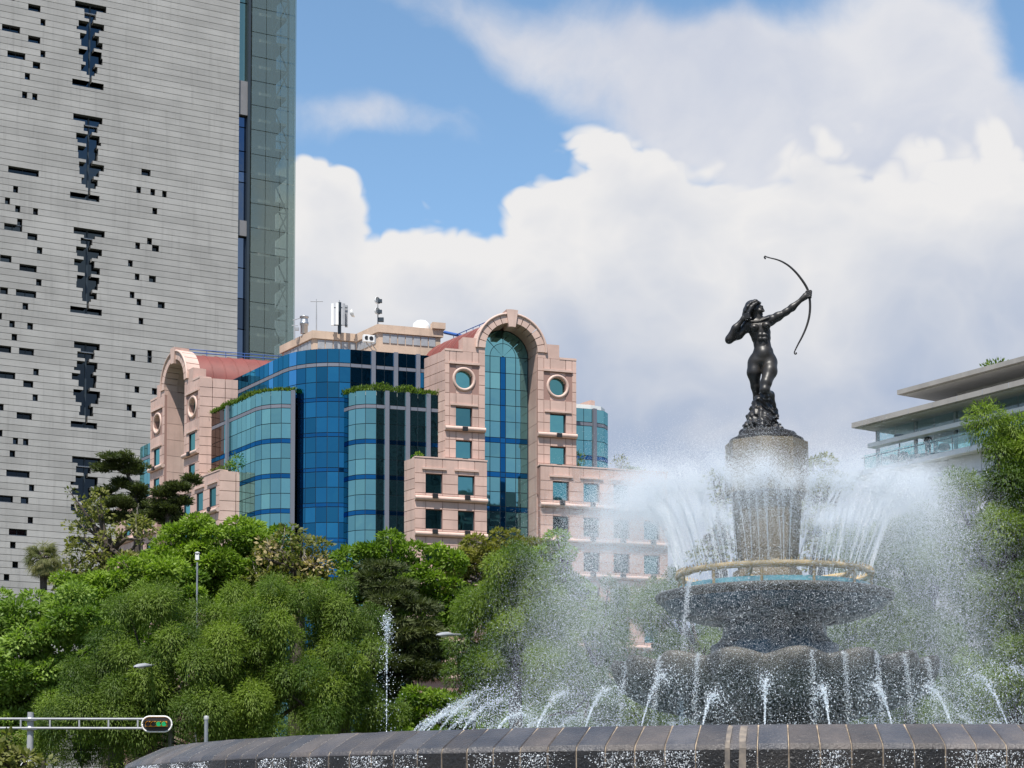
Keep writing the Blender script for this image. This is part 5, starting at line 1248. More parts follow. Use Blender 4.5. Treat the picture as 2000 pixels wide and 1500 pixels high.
    def smooth_path(q, r, k=4):
        P_, R_ = [], []
        for i in range(len(q)-1):
            a, b, c_, d = [Vector(q[max(0, min(len(q)-1, j))]) for j in (i-1, i, i+1, i+2)]
            for m in range(k):
                t = m/k; P_.append(.5*((2*b)+(c_-a)*t+(2*a-5*b+4*c_-d)*t*t+(3*b-a-3*c_+d)*t**3)); R_.append(r[i]+(r[i+1]-r[i])*t)
        P_.append(Vector(q[-1])); R_.append(r[-1]); return P_, R_
    W3 = [base+Vector(L(x, y, -.115)) for x, y in pts]; pp, rr = smooth_path(W3, [r*s for r in rd], 6); mb = MB(); mb.tube(pp, rr, 12); mb.build('bow', M['bronze'], T)
    # rock and plinth
    def nz(X):
        x, y, z = X[..., 0], X[..., 1], X[..., 2]
        a = np.sin(x*17+1.3*np.sin(z*13))*np.sin(y*19+2)*np.sin(z*15+1.7*np.sin(x*9)); b = np.sin(x*41+z*23+2*np.sin(y*17))*np.sin(z*37-y*29+1.5*np.sin(x*21)); c_ = np.abs(np.sin(z*26+4*np.sin(x*6+y*3)+x*5))
        return .034*a+.019*b+.030*(c_-.6)
    r_ = [('c', L(1489, 782, .02), L(1489, 800, .02), 16*s, 21*s), ('c', L(1488, 800, .02), L(1487, 822, .0), 22*s, 29*s), ('c', L(1487, 822, 0), L(1487, 842, 0), 29*s, 36*s), ('e', L(1468, 838, -.12), [x*s for x in (18, 16, 14)]), ('e', L(1508, 838, -.1), [x*s for x in (17, 18, 13)]), ('e', L(1482, 834, -.25), [x*s for x in (13, 11, 16)]), ('e', L(1452, 845, -.02), [x*s for x in (9, 12, 10)]), ('e', L(1490, 779, -.14), [x*s for x in (14, 13, 8)])]
    sdf_object('rock', r_, .012, .05, M['bronze'], base, T, noise=nz)
    mb = MB(); mb.lathe(base, [(.0, .0), (.575, .0), (.585, .012), (.585, .045), (.565, .058), (.48, .062), (.475, .075), (.468, .135), (.44, .165), (.33, .185), (.0, .20)], 48, smooth=False, rfun=lambda an, i: (1+(.035*math.sin(3*an+1)+.02*math.sin(7*an))*(i > 4), .012*math.sin(5*an+2)*(i > 6))); mb.build('plinth', M['bronze'], T)
build_statue()

# ------------------------------------------------------------------ water in the air
def drops(name, pos, rad, m, label):
    me = bpy.data.meshes.new(name); me.vertices.add(len(pos)); me.vertices.foreach_set('co', np.asarray(pos-np.array(C0), np.float32).ravel())
    at = me.attributes.new('rad', 'FLOAT', 'POINT'); at.data.foreach_set('value', np.asarray(rad, np.float32)); me.materials.append(m)
    o = link(name, me, C0); prop(o, label, 'water', kind='stuff')
    ng = bpy.data.node_groups.new(name+'_points', 'GeometryNodeTree')
    ng.interface.new_socket('Geometry', in_out='INPUT', socket_type='NodeSocketGeometry'); ng.interface.new_socket('Geometry', in_out='OUTPUT', socket_type='NodeSocketGeometry')
    gi = ng.nodes.new('NodeGroupInput'); go = ng.nodes.new('NodeGroupOutput'); mp = ng.nodes.new('GeometryNodeMeshToPoints'); na = ng.nodes.new('GeometryNodeInputNamedAttribute'); na.data_type = 'FLOAT'; na.inputs[0].default_value = 'rad'
    sm = ng.nodes.new('GeometryNodeSetMaterial'); sm.inputs['Material'].default_value = m
    ng.links.new(gi.outputs[0], mp.inputs['Mesh']); ng.links.new([x for x in na.outputs if x.enabled][0], mp.inputs['Radius']); ng.links.new(mp.outputs[0], sm.inputs[0]); ng.links.new(sm.outputs[0], go.inputs[0])
    md = o.modifiers.new('points', 'NODES'); md.node_group = ng; return o
def spray_mat():
    m = bpy.data.materials.new('water_drops'); m.use_nodes = True; m.node_tree.nodes.clear(); g = NG(m.node_tree)
    o = g.new('ShaderNodeOutputMaterial'); d = g.new('ShaderNodeBsdfDiffuse'); t = g.new('ShaderNodeBsdfTranslucent'); gl = g.new('ShaderNodeBsdfGlossy'); a = g.new('ShaderNodeMixShader'); b = g.new('ShaderNodeMixShader'); tr = g.new('ShaderNodeBsdfTransparent'); c = g.new('ShaderNodeMixShader')
    d.inputs[0].default_value = (.88, .92, .96, 1); t.inputs[0].default_value = (.88, .92, .96, 1); gl.inputs[0].default_value = (.95, .97, 1, 1); gl.inputs['Roughness'].default_value = .2
    a.inputs[0].default_value = .5; g.l.new(d.outputs[0], a.inputs[1]); g.l.new(t.outputs[0], a.inputs[2]); b.inputs[0].default_value = .2; g.l.new(a.outputs[0], b.inputs[1]); g.l.new(gl.outputs[0], b.inputs[2])
    c.inputs[0].default_value = .10; g.l.new(b.outputs[0], c.inputs[1]); g.l.new(tr.outputs[0], c.inputs[2]); g.l.new(c.outputs[0], o.inputs[0]); return m
M['spray'] = spray_mat()
def build_water():
    G = 9.81; zr, rr = FO['zr']+.05, FO['rr']
    pos, rad = [], []
    wind = np.array([-.30, .05, 0.])
    NJ = 96; zpool = Z_RIM-.1
    for j in range(NJ):
        an = 2*math.pi*(j+.5)/NJ; er = np.array([math.cos(an), math.sin(an), 0]); et = np.array([-er[1], er[0], 0])
        an += rng.normal(0, .018); er = np.array([math.cos(an), math.sin(an), 0]); et = np.array([-er[1], er[0], 0])
        vz = rng.normal(5.0, .10)+.22*math.sin(j*1.7)*math.sin(j*.61)+(.28 if rng.random() < .2 else 0); vr = abs(rng.normal(1.42, .28)); vt = et*rng.normal(0, .16)
        # the jets by the pedestal's front stand a bit straighter
        n = 1700
        tmax = (vz+math.sqrt(vz*vz+2*G*(zr-zpool)))/G
        t = tmax*rng.random(n)**1.1
        # every droplet has its own launch speed: breaks the jet up after its crest
        sp = np.clip(t/.5, .12, 1.6)[:, None]
        v = np.array([0, 0, vz])+er*vr+vt+rng.normal(0, 1, (n, 3))*np.array([.20, .20, .16])*sp
        drag = 1-.06*t[:, None]
        p = np.array([C0.x, C0.y, 0])+er*rr+np.array([0, 0, zr])+v*t[:, None]*drag+np.array([0, 0, -.5*G])*(t**2)[:, None]+wind*(np.maximum(t-.25, 0)**1.5)[:, None]
        r = np.clip(np.exp(rng.normal(math.log(.0030), .5, n)), .001, .0085)
        k = p[:, 2] > zpool
        # drops that meet the dish or the bowl stop there
        q = np.hypot(p[:, 0]-C0.x, p[:, 1]-C0.y); k &= ~((q < 1.85) & (p[:, 2] < FO['zd']+.02)); k &= ~((q < 2.4) & (p[:, 2] < FO['zs']-.02))
        pos.append(p[k]); rad.append(r[k])
        # the same arc again as fine mist: a veil that hangs at the crest and sinks outwards
        n3 = 12500; t3 = .30+(tmax-.30)*rng.random(n3)**1.08; v3 = np.array([0, 0, vz])+er*vr*1.06+vt+rng.normal(0, 1, (n3, 3))*np.array([.27, .27, .30])*np.clip(t3/.5, .3, 1.5)[:, None]
        p3 = np.array([C0.x, C0.y, 0])+er*rr+np.array([0, 0, zr])+v3*t3[:, None]+np.array([0, 0, -.5*G])*(t3**2)[:, None]+wind*(np.maximum(t3-.25, 0)**1.5)[:, None]
        q3 = np.hypot(p3[:, 0]-C0.x, p3[:, 1]-C0.y); k3 = (p3[:, 2] > zpool) & ~((q3 < 1.9) & (p3[:, 2] < FO['zd']+.02)) & ~((q3 < 2.5) & (p3[:, 2] < FO['zs']))
        pos.append(p3[k3]); rad.append(rng.uniform(.0015, .0028, k3.sum()))
        # solid core of the rising jet
        n2 = 260; t2 = np.linspace(0, .40, n2); p2 = np.array([C0.x, C0.y, 0])+er*rr+np.array([0, 0, zr])+(np.array([0, 0, vz])+er*vr+vt)*t2[:, None]+np.array([0, 0, -.5*G])*(t2**2)[:, None]+rng.normal(0, 1, (n2, 3))*(.003+.03*t2)[:, None]
        pos.append(p2); rad.append(rng.uniform(.0022, .0042, n2))
    # fine drifting mist round the crown of the jets
    n = 160000; an = rng.random(n)*2*math.pi; q = rng.normal(2.35, .40, n); z = zr+rng.normal(.78, .38, n)
    p = np.stack([C0.x+np.cos(an)*q-.10+np.where(np.cos(an) < 0, -.18, 0)*rng.random(n), C0.y+np.sin(an)*q, z], 1); k = (p[:, 2] > zr-.6) & (q > .8); pos.append(p[k]); rad.append(np.full(k.sum(), .0019)*rng.uniform(.7, 1.3, k.sum()))
    n = 90000; an = rng.random(n)*2*math.pi; q = rng.normal(2.75, .28, n)+.0; z = zpool+rng.random(n)**1.15*2.9
    p = np.stack([C0.x+np.cos(an)*q-.15*(np.cos(an) < 0), C0.y+np.sin(an)*q, z], 1); pos.append(p); rad.append(np.full(n, .0019)*rng.uniform(.7, 1.3, n))
    drops('fountain_spray', np.concatenate(pos), np.concatenate(rad), M['spray'], 'tall ring of white water spray rising from the pipe ring and falling outward')
    # jets from the pool edge arching inwards
    pos, rad = [], []
    NJ = 46
    for j in range(NJ):
        an = 2*math.pi*(j+.3)/NJ; er = np.array([math.cos(an), math.sin(an), 0])
        r0 = 6.0; vz = rng.normal(3.95, .33); vr = -rng.normal(2.3, .3); n = 1300
        tm = 2*vz/G; t = tm*rng.random(n)**.9; sp = np.clip(t/.45, .05, 1.6)[:, None]
        v = np.array([0, 0, vz])+er*vr+rng.normal(0, 1, (n, 3))*np.array([.20, .20, .22])*sp
        p = np.array([C0.x, C0.y, zpool])+er*r0+v*t[:, None]+np.array([0, 0, -.5*G])*(t**2)[:, None]
        k = p[:, 2] > zpool; pos.append(p[k]); rad.append(np.clip(np.exp(rng.normal(math.log(.0034), .5, k.sum())), .001, .009))
        n2 = 420; t2 = np.linspace(0, .42, n2); p2 = np.array([C0.x, C0.y, zpool])+er*r0+(np.array([0, 0, vz])+er*vr)*t2[:, None]+np.array([0, 0, -.5*G])*(t2**2)[:, None]+rng.normal(0, 1, (n2, 3))*(.003+.035*t2)[:, None]; pos.append(p2); rad.append(rng.uniform(.0020, .0045, n2))
    # water pouring off the dish and bowl
    for an, r0, z0, n in [(R(-139), 1.90, FO['zd']+.10, 2200)]+[(R(a), 2.5, FO['zs']+.02, 700) for a in (-160, -140, -124, -86, -75, -63, -50, -35, -20)]:
        er = np.array([math.cos(an), math.sin(an), 0]); t = np.sqrt(2*(z0-zpool)/G)*rng.random(n)**.7; p = np.array([C0.x, C0.y, z0])+er*r0+er*(.35*t)[:, None]+np.array([0, 0, -.5*G])*(t**2)[:, None]+rng.normal(0, .02, (n, 3))*(1+t[:, None]); k = p[:, 2] > zpool
        pos.append(p[k]); rad.append(rng.uniform(.003, .0065, k.sum()))
    drops('pool_jets', np.concatenate(pos), np.concatenate(rad), M['spray'], 'low water jets arching inward from the pool edge with water spilling off the bowls')
    # single upright jet at the left of the pool
    b = P(755, 1420, 27.0); n = 1300; top = P(755, 1212, 27.0).z; hgt = top-zpool; vz = math.sqrt(2*G*hgt); t = 2*vz/G*rng.random(n); sp = np.clip(t/.8, .08, 1.4)[:, None]
    p = np.array([b.x, b.y, zpool])+np.array([0, 0, vz])*t[:, None]*rng.normal(1, .02, n)[:, None]+rng.normal(0, .07, (n, 3))*sp*t[:, None]+np.array([0, 0, -.5*G])*(t**2)[:, None]; k = p[:, 2] > zpool
    drops('upright_jet', p[k], np.exp(rng.normal(math.log(.0038), .45, k.sum())), M['spray'], 'single thin upright water jet in the pool before the dark trees')
    # film of water running down the outer wall
    n = 95000; an = R(-90)+rng.uniform(-1.35, 1.35, n); zz = (Z_RIM-.30)-rng.random(n)*.75
    f = np.sin(an*37)+np.sin(an*83+1)+.7*np.sin(an*17+2); k = f+rng.normal(0, .8, n) > .35; an, zz = an[k], zz[k]
    q = 10.02+rng.random(len(an))*.03; p = np.stack([C0.x+np.cos(an)*q, C0.y+np.sin(an)*q, zz], 1)
    drops('wall_water', p, np.exp(rng.normal(math.log(.0036), .4, len(an))), M['spray'], 'glittering water running down the outside of the dark pool wall')
build_water()
# ------------------------------------------------------------------ trees
def leaf_object(name, pts, dirs, nrm, ln, wd, tint, m, origin, parent):
    N = len(pts); d = dirs/np.linalg.norm(dirs, axis=1, keepdims=True); s = np.cross(nrm, d); s /= np.linalg.norm(s, axis=1, keepdims=True)+1e-9
    ln = np.broadcast_to(np.asarray(ln, float), (N,))[:, None]; wd = np.broadcast_to(np.asarray(wd, float), (N,))[:, None]
    o = np.array(origin)
    if wd.mean() < .062:      # needles: one slim triangle each
        V = np.stack([pts-o-s*wd*.5, pts-o+s*wd*.5, pts-o+d*ln], 1).reshape(-1, 3); Fq = np.arange(3*N).reshape(N, 3)
    else:
        V = np.stack([pts-o, pts-o+d*ln*.45+s*wd*.5, pts-o+d*ln, pts-o+d*ln*.45-s*wd*.5], 1).reshape(-1, 3); Fq = np.arange(4*N).reshape(N, 4)
    me = mesh_np(name, V, Fq, m)
    at = me.attributes.new('tint', 'FLOAT', 'FACE'); at.data.foreach_set('value', np.asarray(tint, np.float32)); return link(name, me, origin, parent)
def unit(n):
    v = rng.normal(0, 1, (n, 3)); return v/np.linalg.norm(v, axis=1, keepdims=True)
M['bark'] = mat('bark', (.07, .055, .045), .9, var=.3, vscale=4, bump=.5, bscale=12)
M['bark_pale'] = mat('pale_dead_wood', (.32, .28, .24), .9, var=.25, vscale=4)
LM = {'cyp': leaf_mat('cypress_leaf', (.050, .105, .014), (.225, .310, .042), .42), 'cypd': leaf_mat('deep_cypress_leaf', (.040, .085, .014), (.190, .270, .042), .40),
      'jac': leaf_mat('bright_leaf', (.058, .125, .010), (.235, .345, .036), .40), 'pale': leaf_mat('pale_bright_leaf', (.085, .16, .018), (.27, .38, .08), .40), 'yel': leaf_mat('yellowing_leaf', (.105, .125, .020), (.27, .26, .055), .4),
      'mix': leaf_mat('sparse_leaf', (.085, .105, .024), (.25, .25, .075), .4), 'dry': leaf_mat('dry_leaf', (.30, .23, .10), (.50, .41, .22), .3), 'ced': leaf_mat('cedar_needle', (.040, .060, .020), (.110, .130, .045), .25), 'palm': leaf_mat('palm_leaf', (.055, .075, .020), (.20, .20, .07), .3)}
STYLE = {   # leaves on each metre of clump surface, leaf length, width, clump radius, droop
    'cyp': dict(n=760, L=.125, W=.036, cr=(.55, 1.05), droop=.5, flat=1.3), 'jac': dict(n=230, L=.20, W=.095, cr=(.45, .85), droop=.15, flat=.8), 'sparse': dict(n=42, L=.24, W=.13, cr=(.4, .8), droop=.2, flat=.8), 'ced': dict(n=200, L=.26, W=.06, cr=(.5, 1.1), droop=-.1, flat=.30)}
def tree(name, label, cat, Y, blobs, style, leaf, fill=1.0, group=None, trunk_px=None, bark='bark', dead=0, dens=1.0, gap=.0):
    """blobs: (px, py, rx, ry) crown lobes in photo pixels at depth Y"""
    st = STYLE[style]; C = [(P(x, y, Y+o[0] if o else Y), rx/F*Y, ry/F*Y) for (x, y, rx, ry, *o) in blobs]
    tx = trunk_px if trunk_px is not None else sum(b[0] for b in blobs)/len(blobs)
    g0 = P(tx, 1500, Y); g0.z = 0
    T = thing(name, g0, label, cat, group)
    pts, dirs, nrm, tint = [], [], [], []; cl = []
    for c, rx, rz in C:
        vol = rx*rx*rz; ncl = int(max(5, fill*(2.7 if style == 'cyp' else 4.2)*(rx*rz+rx*rx)/(.75**2)*.5))
        u = unit(ncl*3); u = u[(u[:, 2] > -.55) | (rng.random(len(u)) < .3)][:ncl]
        u = u[(u[:, 1] < .55)] if len(u) > 14 else u          # the far side of the crown keeps a thinner cover
        q = rng.uniform(.72, 1.08, len(u))[:, None]
        q[rng.random(len(q)) < .25] *= .55
        for a in np.array(c)+u*q*np.array([rx, rx*.85, rz]): cl.append((a, c, rx))
    for a, c, rx in cl:
        cr = rng.uniform(*st['cr'])*min(1.0, .55+rx*.2); n = max(6, int(st['n']*dens*cr*cr*4))
        u = unit(n); fl = rng.random(n) < .5; u[:, 2] = np.where((u[:, 2] < -.2) & fl, -u[:, 2]*.8, u[:, 2]); q = rng.uniform(.60, 1.0, n)[:, None]
        p = a+u*q*np.array([cr, cr, cr*st['flat']*.8])
        out = u+unit(n)*.55; out[:, 2] -= st['droop']*rng.uniform(.4, 1.4, n)
        if style == 'cyp':
            hang = rng.random(n) < .35; p[hang, 2] -= cr*rng.random(hang.sum())*.6; out[hang] = out[hang]*np.array([.45, .45, .3])-np.array([0, 0, .8])
        pts.append(p); dirs.append(out); nrm.append(u*1.2+unit(n)*.38+np.array([0, -.1, .25])); tc = rng.uniform(0, 1); tint.append(np.clip(tc*.75+rng.random(n)*.3, 0, 1))
    pts = np.concatenate(pts); N = len(pts)
    k = pts[:, 2] > .3; pts = pts[k]; N = len(pts)
    sc = rng.uniform(.7, 1.3, N)
    leaf_object('crown', pts, np.concatenate(dirs)[k], np.concatenate(nrm)[k], st['L']*sc, st['W']*sc, np.concatenate(tint)[k], LM[leaf], g0, T)
    # trunk and limbs
    zt = max(c.z+rz*.3 for c, rx, rz in C); low = min(c.z-rz for c, rx, rz in C); r0 = .10+.022*zt
    mb = MB(); mid = Vector((g0.x+random.uniform(-.3, .3), g0.y+.2, max(1.2, low*.8+zt*.2))); topv = sum((c for c, _, _ in C), Vector())/len(C)
    mb.tube([g0, g0+(mid-g0)*.4+Vector((.08, 0, 0)), mid, topv], [r0*1.25, r0, r0*.8, r0*.3], 9); mb.build('trunk', M[bark], T)
    for i in range(0, len(cl), max(1, len(cl)//22)):
        a, c, rx = cl[i]; a = Vector(a); s_ = mid+(topv-mid)*random.uniform(.0, .9); m1 = s_+(a-s_)*.5+Vector((random.uniform(-.2, .2), 0, random.uniform(.1, .5)))
        mb = MB(); mb.tube([s_, m1, a], [r0*.34, r0*.2, .025], 6); mb.build('limb', M[bark], T, fix=False)
    if dead:
        for i in range(dead):
            c, rx, rz = C[random.randrange(len(C))]; s_ = c+Vector((random.uniform(-.6, .6)*rx, -.3*rx, random.uniform(-.5, .3)*rz)); d = Vector((random.uniform(-.45, .45), random.uniform(-.2, .2), 1)).normalized(); L_ = rz*random.uniform(.7, 1.15)
            mb = MB(); m1 = s_+d*L_*.5+Vector((random.uniform(-.15, .15), 0, 0)); e_ = s_+d*L_; mb.tube([s_, m1, e_], [.045, .032, .012], 5)
            for k_ in range(3):
                q = s_+(e_-s_)*random.uniform(.4, .9); mb.tube([q, q+Vector((random.uniform(-.5, .5), random.uniform(-.2, .2), random.uniform(.25, .6)))*L_*.35], [.018, .008], 4)
            mb.build('bare_branch', M['bark_pale'], T, fix=False)
    return T
def build_trees():
    GB = 'bright broadleaf trees behind the pool'; GC = 'drooping cypresses behind the pool'
    tree('broadleaf_tree', 'pale green broadleaf tree at the far left end of the tree belt', 'tree', 78, [(30, 1290, 130, 115), (110, 1220, 105, 75), (-60, 1260, 100, 110), (70, 1380, 120, 90), (-10, 1410, 110, 90)], 'jac', 'pale')
    tree('broadleaf_tree', 'bright green broadleaf tree growing under the fan palm', 'tree', 84, [(215, 1210, 110, 85), (150, 1170, 60, 40), (300, 1150, 90, 60), (225, 1290, 110, 90)], 'jac', 'jac')
    tree('broadleaf_tree', 'tall bright green broadleaf tree below the curved teal glass bay', 'tree', 92, [(430, 1085, 105, 72), (360, 1130, 90, 70), (510, 1100, 85, 70), (440, 1170, 140, 80)], 'jac', 'jac')
    tree('yellowing_tree', 'thin yellowing tree with dry leaves and bare pale branches', 'tree', 90, [(570, 1100, 80, 62), (530, 1125, 55, 52), (625, 1120, 52, 55), (570, 1170, 90, 60)], 'sparse', 'mix', dead=9, fill=1.3, dens=1.2)
    tree('dry_shoot_tree', 'straw-coloured clump of dried leaves among bare twigs', 'tree', 89, [(528, 1090, 34, 36), (612, 1105, 30, 30)], 'sparse', 'dry', dead=3, dens=.8)
    tree('broadleaf_tree', 'dark-limbed bright green broadleaf tree below the front tower windows', 'tree', 88, [(770, 1115, 78, 62), (845, 1125, 62, 62), (700, 1120, 60, 60), (800, 1190, 110, 80), (690, 1190, 70, 70)], 'jac', 'jac')
    tree('yellow_green_tree', 'yellow-green tree below the great arched window', 'tree', 95, [(985, 1080, 42, 40), (925, 1100, 48, 42), (1020, 1105, 60, 50), (950, 1150, 80, 60)], 'jac', 'yel')
    tree('broadleaf_tree', 'small bright green tree right of the yellow-green one', 'tree', 93, [(1085, 1085, 40, 38), (1090, 1130, 52, 48), (1140, 1180, 46, 55), (1080, 1190, 60, 60)], 'jac', 'jac')
    tree('cypress', 'big drooping cypress behind the traffic signal arm', 'tree', 74, [(310, 1230, 85, 80), (250, 1330, 120, 100), (370, 1330, 110, 100), (330, 1420, 150, 80), (180, 1420, 110, 90)], 'cyp', 'cypd')
    tree('cypress', 'tall drooping cypress in the middle of the tree belt', 'tree', 75, [(465, 1200, 75, 68), (560, 1230, 95, 85), (470, 1300, 110, 90), (590, 1320, 110, 90), (540, 1410, 150, 80)], 'cyp', 'cyp')
    tree('cypress', 'brownish green cypress beside the upright jet', 'tree', 76, [(640, 1190, 65, 62), (680, 1270, 75, 80), (650, 1360, 90, 80), (720, 1400, 70, 70)], 'cyp', 'cypd')
    tree('conifer', 'dark layered conifer behind the upright water jet', 'tree', 82, [(745, 1150, 50, 60), (770, 1220, 75, 60), (800, 1290, 80, 50), (765, 1180, 60, 50), (790, 1350, 80, 60)], 'ced', 'ced', fill=1.5, dens=1.2)
    tree('cypress', 'round bright green cypress standing alone behind the spray', 'tree', 72, [(1012, 1165, 85, 78), (950, 1220, 72, 75), (1070, 1215, 75, 80), (1010, 1270, 105, 65), (1085, 1290, 60, 55), (945, 1350, 58, 75)], 'cyp', 'cyp', dens=1.1)
    tree('low_shrub_tree', 'low leafy tree behind the arching pool jets', 'tree', 80, [(830, 1400, 70, 55), (930, 1400, 80, 50), (800, 1440, 90, 50), (1000, 1420, 90, 60)], 'jac', 'jac', fill=.9)
    tree('low_shrub_tree', 'low leafy cypress foliage left of the scalloped bowl', 'tree', 78, [(1180, 1260, 70, 90), (1230, 1370, 90, 80), (1110, 1390, 80, 70), (1190, 1180, 40, 50)], 'cyp', 'cyp')
    tree('cypress', 'hazy cypress seen through the mist right of the fountain', 'tree', 78, [(1770, 1110, 90, 90), (1695, 1075, 60, 60), (1815, 1045, 55, 60), (1860, 1130, 60, 80), (1720, 1240, 90, 90), (1820, 1260, 90, 110), (1780, 1370, 130, 80), (1900, 1390, 110, 90)], 'cyp', 'cypd', fill=1.5)
    tree('cypress', 'hazy cypress straight behind the scalloped bowl', 'tree', 82, [(1340, 1250, 80, 80), (1275, 1190, 65, 65), (1310, 1145, 40, 45), (1420, 1330, 90, 80), (1300, 1350, 70, 80), (1600, 1330, 90, 80)], 'cyp', 'cypd', fill=.8)
    tree('cypress', 'tall shaggy cypress in front of the terrace building', 'tree', 58, [(1965, 865, 56, 58), (1880, 965, 44, 55), (1950, 960, 52, 55), (2030, 930, 70, 80), (1905, 1020, 62, 52), (1985, 1040, 70, 70), (1950, 1110, 62, 70), (1965, 1200, 58, 70), (2040, 1150, 80, 110), (1985, 1290, 60, 70), (2060, 1300, 90, 90), (1890, 1075, 45, 55), (1905, 1170, 40, 60), (1930, 1270, 50, 60), (1940, 1360, 70, 60)], 'cyp', 'cyp', trunk_px=1990, dens=1.15, fill=1.6)
    tree('treetop', 'yellow-green treetop peeping out right of the pedestal', 'tree', 86, [(1597, 925, 30, 34), (1625, 945, 22, 20), (1580, 990, 50, 60), (1600, 1080, 60, 80)], 'jac', 'yel', dens=.9)
    tree('treetop', 'thin grey-green treetop left of the pedestal', 'tree', 88, [(1400, 945, 22, 26), (1410, 1000, 35, 40), (1405, 1080, 45, 60)], 'sparse', 'mix')
    tree('sparse_tree', 'sparse young tree with yellow-green leaves before the concrete tower', 'tree', 105, [(165, 985, 32, 45), (175, 1060, 58, 75), (245, 1060, 60, 55), (200, 1130, 90, 60), (280, 1025, 30, 30)], 'sparse', 'mix', dead=6, fill=1.15, dens=1.1)
    # wind-shaped cedars with flat layered boughs
    def cedar(label, Y, boughs, path):
        g0 = P(path[0][0], 1500, Y); g0.z = 0; T = thing('cedar', g0, label, 'tree', 'dark layered cedars before the pink building')
        mb = MB(); pts = [g0]+[P(x, y, Y) for x, y in path]; n_ = len(pts); mb.tube(pts, [.38]+[.30-.24*i/(n_-2) for i in range(n_-1)], 8); mb.build('trunk', M['bark'], T)
        A = []; B = []; Nn = []; tt = []
        for (x, y, rx, ry, tx, ty) in boughs:
            c = P(x, y, Y+random.uniform(-.6, .6)); s_ = P(tx, ty, Y); mb = MB(); mb.tube([s_, s_+(c-s_)*.5+Vector((0, 0, .15)), c], [.10, .06, .03], 6); mb.build('bough', M['bark'], T, fix=False)
            for k in range(int(rx*ry/22)+3):
                u = unit(1)[0]; cc = np.array(c)+u*np.array([rx/F*Y, rx/F*Y*.8, ry/F*Y])*rng.uniform(.2, 1); cr = rng.uniform(.3, .62); n = int(330*cr)
                v = unit(n); p = cc+v*np.array([cr, cr, cr*.42])*rng.uniform(.3, 1, n)[:, None]; A.append(p); o = v+unit(n)*.5; o[:, 2] = abs(o[:, 2])*.6+.1; B.append(o); Nn.append(unit(n)+np.array([0, -.2, .6])); tt.append(np.clip(rng.uniform(0, .7)+rng.random(n)*.3, 0, 1))
        A = np.concatenate(A); leaf_object('crown', A, np.concatenate(B), np.concatenate(Nn), .26, .07, np.concatenate(tt), LM['ced'], g0, T)
    cedar('tall dark cedar with flat boughs before the left arched front', 118, [(225, 897, 36, 14, 252, 930), (262, 915, 22, 14, 250, 930), (205, 915, 20, 8, 245, 925), (270, 955, 16, 14, 262, 960), (238, 945, 22, 10, 258, 955), (200, 962, 24, 10, 262, 985), (232, 985, 40, 12, 266, 990), (270, 985, 18, 16, 268, 990), (225, 1010, 46, 10, 268, 1015), (275, 1015, 20, 18, 268, 1015)], [(270, 1060), (268, 990), (258, 945), (243, 917)])
    cedar('smaller dark cedar leaning right before the pink lower wing', 114, [(345, 950, 30, 9, 330, 970), (372, 937, 18, 7, 345, 950), (325, 962, 18, 12, 330, 985), (318, 990, 32, 16, 330, 1000), (355, 982, 20, 8, 335, 1000), (305, 1005, 24, 12, 328, 1015), (335, 1015, 30, 14, 330, 1020)], [(330, 1060), (330, 1000), (336, 965), (350, 945)])
    # fan palm
    Y = 100; c = P(85, 1092, Y); g0 = Vector((c.x, c.y, 0)); T = thing('fan_palm', g0, 'fan palm with drooping older fronds before the concrete tower', 'palm')
    mb = MB(); mb.tube([g0, g0+(c-g0)*.5+Vector((.1, 0, 0)), c], [.28, .20, .19], 10); mb.build('trunk', M['bark'], T)
    for i in range(46):
        a = random.uniform(0, 2*math.pi); e = random.uniform(-1.15, 1.35); d = Vector((math.cos(a)*math.cos(e), math.sin(a)*math.cos(e), math.sin(e))); st = c+d*random.uniform(.40, .62)
        mb = MB(); mb.tube([c, c+d*.4+Vector((0, 0, .05)), st], [.035, .028, .02], 5); fr = mb.build('frond', M['bark'], T, fix=False)
        up = Vector((0, 0, 1)); s_ = d.cross(up).normalized() if abs(d.z) < .98 else Vector((1, 0, 0)); w = s_.cross(d).normalized()
        n = 19; A = []; B = []; Nn = []
        for k in range(n):
            f = -1.25+2.5*k/(n-1); v = (d*math.cos(f)+s_*math.sin(f)*1.0+w*.12*math.cos(3*f)).normalized(); A.append(st); v = v+Vector((0, 0, -.38)); B.append(v); Nn.append(w+s_*random.uniform(-.4, .4))
            A.append(st+v.normalized()*.36); B.append(v.normalized()+Vector((0, 0, -.75))); Nn.append(w)
        leaf_object('frond_blade', np.array(A), np.array(B), np.array(Nn), .50, .050, np.full(2*n, random.random() if e > -.2 else .95), LM['palm'], st, fr)
    # bits of shrubbery
    tree('roadside_shrub', 'olive green shrub at the foot of the signal post', 'shrub', 60, [(15, 1485, 45, 38), (60, 1500, 30, 26), (-30, 1490, 45, 40)], 'sparse', 'mix', fill=1.6, dens=1.6)
    tree('roadside_shrub', 'dark hedge mass under the left trees', 'shrub', 86, [(x, 1470, 120, 95) for x in (-60, 90, 240, 390, 540, 690, 840, 990)], 'cyp', 'cypd', fill=.7, dens=.8)
    tree('roadside_shrub', 'dark hedge mass behind the fountain and right of it', 'shrub', 88, [(x, 1450, 120, 110) for x in (1140, 1290, 1440, 1590, 1740, 1890, 2040)], 'cyp', 'cypd', fill=.7)
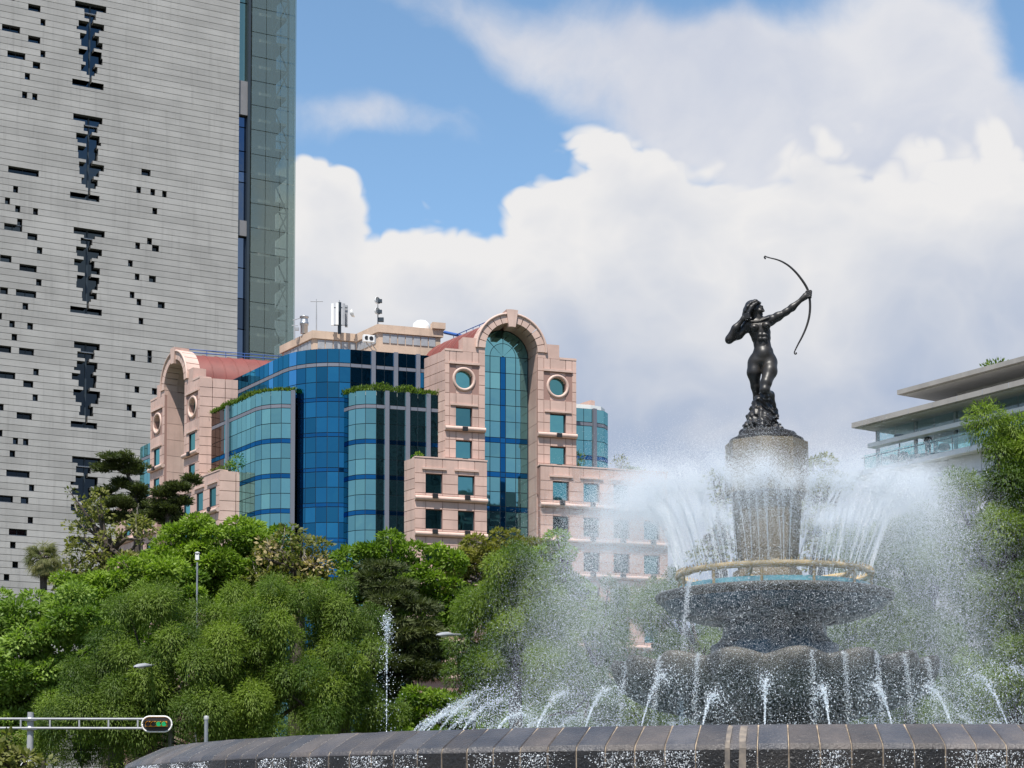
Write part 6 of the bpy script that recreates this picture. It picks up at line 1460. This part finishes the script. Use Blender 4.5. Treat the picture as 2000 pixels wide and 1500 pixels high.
    # ---- planting on the buildings
    def plant(name, label, pos, w, h, leaf, n, group=None, flat=False, stem=True):
        T = thing(name, pos, label, 'plant', group); a = np.array(pos)
        u = unit(n); p = a+np.array([0, 0, h*.55])+u*np.array([w, w*.7, h*.5])*rng.uniform(.3, 1, n)[:, None]
        leaf_object('foliage', p, u+unit(n)*.5+np.array([0, 0, .25]), unit(n)+np.array([0, -.2, .6]), .28, .13, rng.random(n), LM[leaf], pos, T)
        mb = MB(); mb.tube([pos, Vector(pos)+Vector((.05, 0, h*.6))], [.06, .03], 6); mb.build('stem', M['bark'], T)
    def strip(name, label, path, z, leaf, h):
        T = thing(name, (path[0].x, path[0].y, z), label, 'plant'); pts = []
        for a, b in zip(path, path[1:]):
            n = int((b-a).length*170); t = rng.random(n); q = np.array([[a.x, a.y]])+t[:, None]*np.array([[b.x-a.x, b.y-a.y]]); hh = h*(.45+.55*np.abs(np.sin(q[:, 0]*1.1+1)*np.sin(q[:, 0]*.37)))
            pts.append(np.stack([q[:, 0]+rng.normal(0, .2, n), q[:, 1]+.35+rng.normal(0, .25, n), z+rng.random(n)*hh], 1))
        p = np.concatenate(pts); n = len(p)
        leaf_object('foliage', p, unit(n)*.6+np.array([0, -.3, .7]), unit(n)+np.array([0, -.3, .5]), .32, .12, rng.random(n), LM[leaf], (path[0].x, path[0].y, z), T)
    strip('roof_hedge', 'planted green edge on top of the left curved glass bay', PK['path1'], PK['z1']-.1, 'cypd', .55)
    strip('roof_hedge', 'planted green edge on top of the right curved glass bay', PK['path2'], PK['z2']-.1, 'cypd', .95)
    zp = PK['zp']; PBw = PK['PB'].off(.3); PLw = PK['PLB'].off(.3)
    for i, (px, w, h, lf) in enumerate(((819, .5, .7, 'jac'),)):
        u_, _ = PBw.uz(px, 890); q = PBw.pt(u_, zp, -.4); plant('parapet_plant', 'small bright plant on the left parapet of the front wing', q, w, h, lf, 90)
    for px, w, h, lf, lab in ((1136, .75, 2.2, 'cypd', 'clipped ball-shaped topiary on the right wing terrace'), (1220, 1.0, 2.0, 'mix', 'pale open-headed potted tree on the right wing terrace'), (1237, .7, .7, 'cypd', 'low dark plant on the right wing parapet'), (1253, .9, .7, 'cyp', 'low green mound on the right wing parapet')):
        u_, _ = PBw.uz(px, 905); q = PBw.pt(u_, zp, -1.2); plant('terrace_plant', lab, q, w, h, lf, 170)
    for px, w, h, lf, lab in ((392, .6, 1.3, 'mix', 'upright spiky plant at the outer end of the left terrace'), (410, 1.0, 1.2, 'cypd', 'leafy green plant in the middle of the left terrace'), (438, 1.0, 2.2, 'jac', 'bright yellow-green bush on the left terrace'), (424, .8, 1.5, 'cypd', 'dark green plant beside the bright bush on the left terrace')):
        u_, _ = PLw.uz(px, 925); q = PLw.pt(u_, zp, -1.6); plant('terrace_plant', lab, q, w, h, lf, 200)
    u_, _ = RB['pl'].uz(1895, 730); q = RB['pl'].pt(u_, RB['zr2']+.3, -2.5); plant('roof_shrub', 'dark green shrub growing on the upper flat roof of the terrace building', q, 1.1, 1.3, 'cypd', 420)
build_trees()
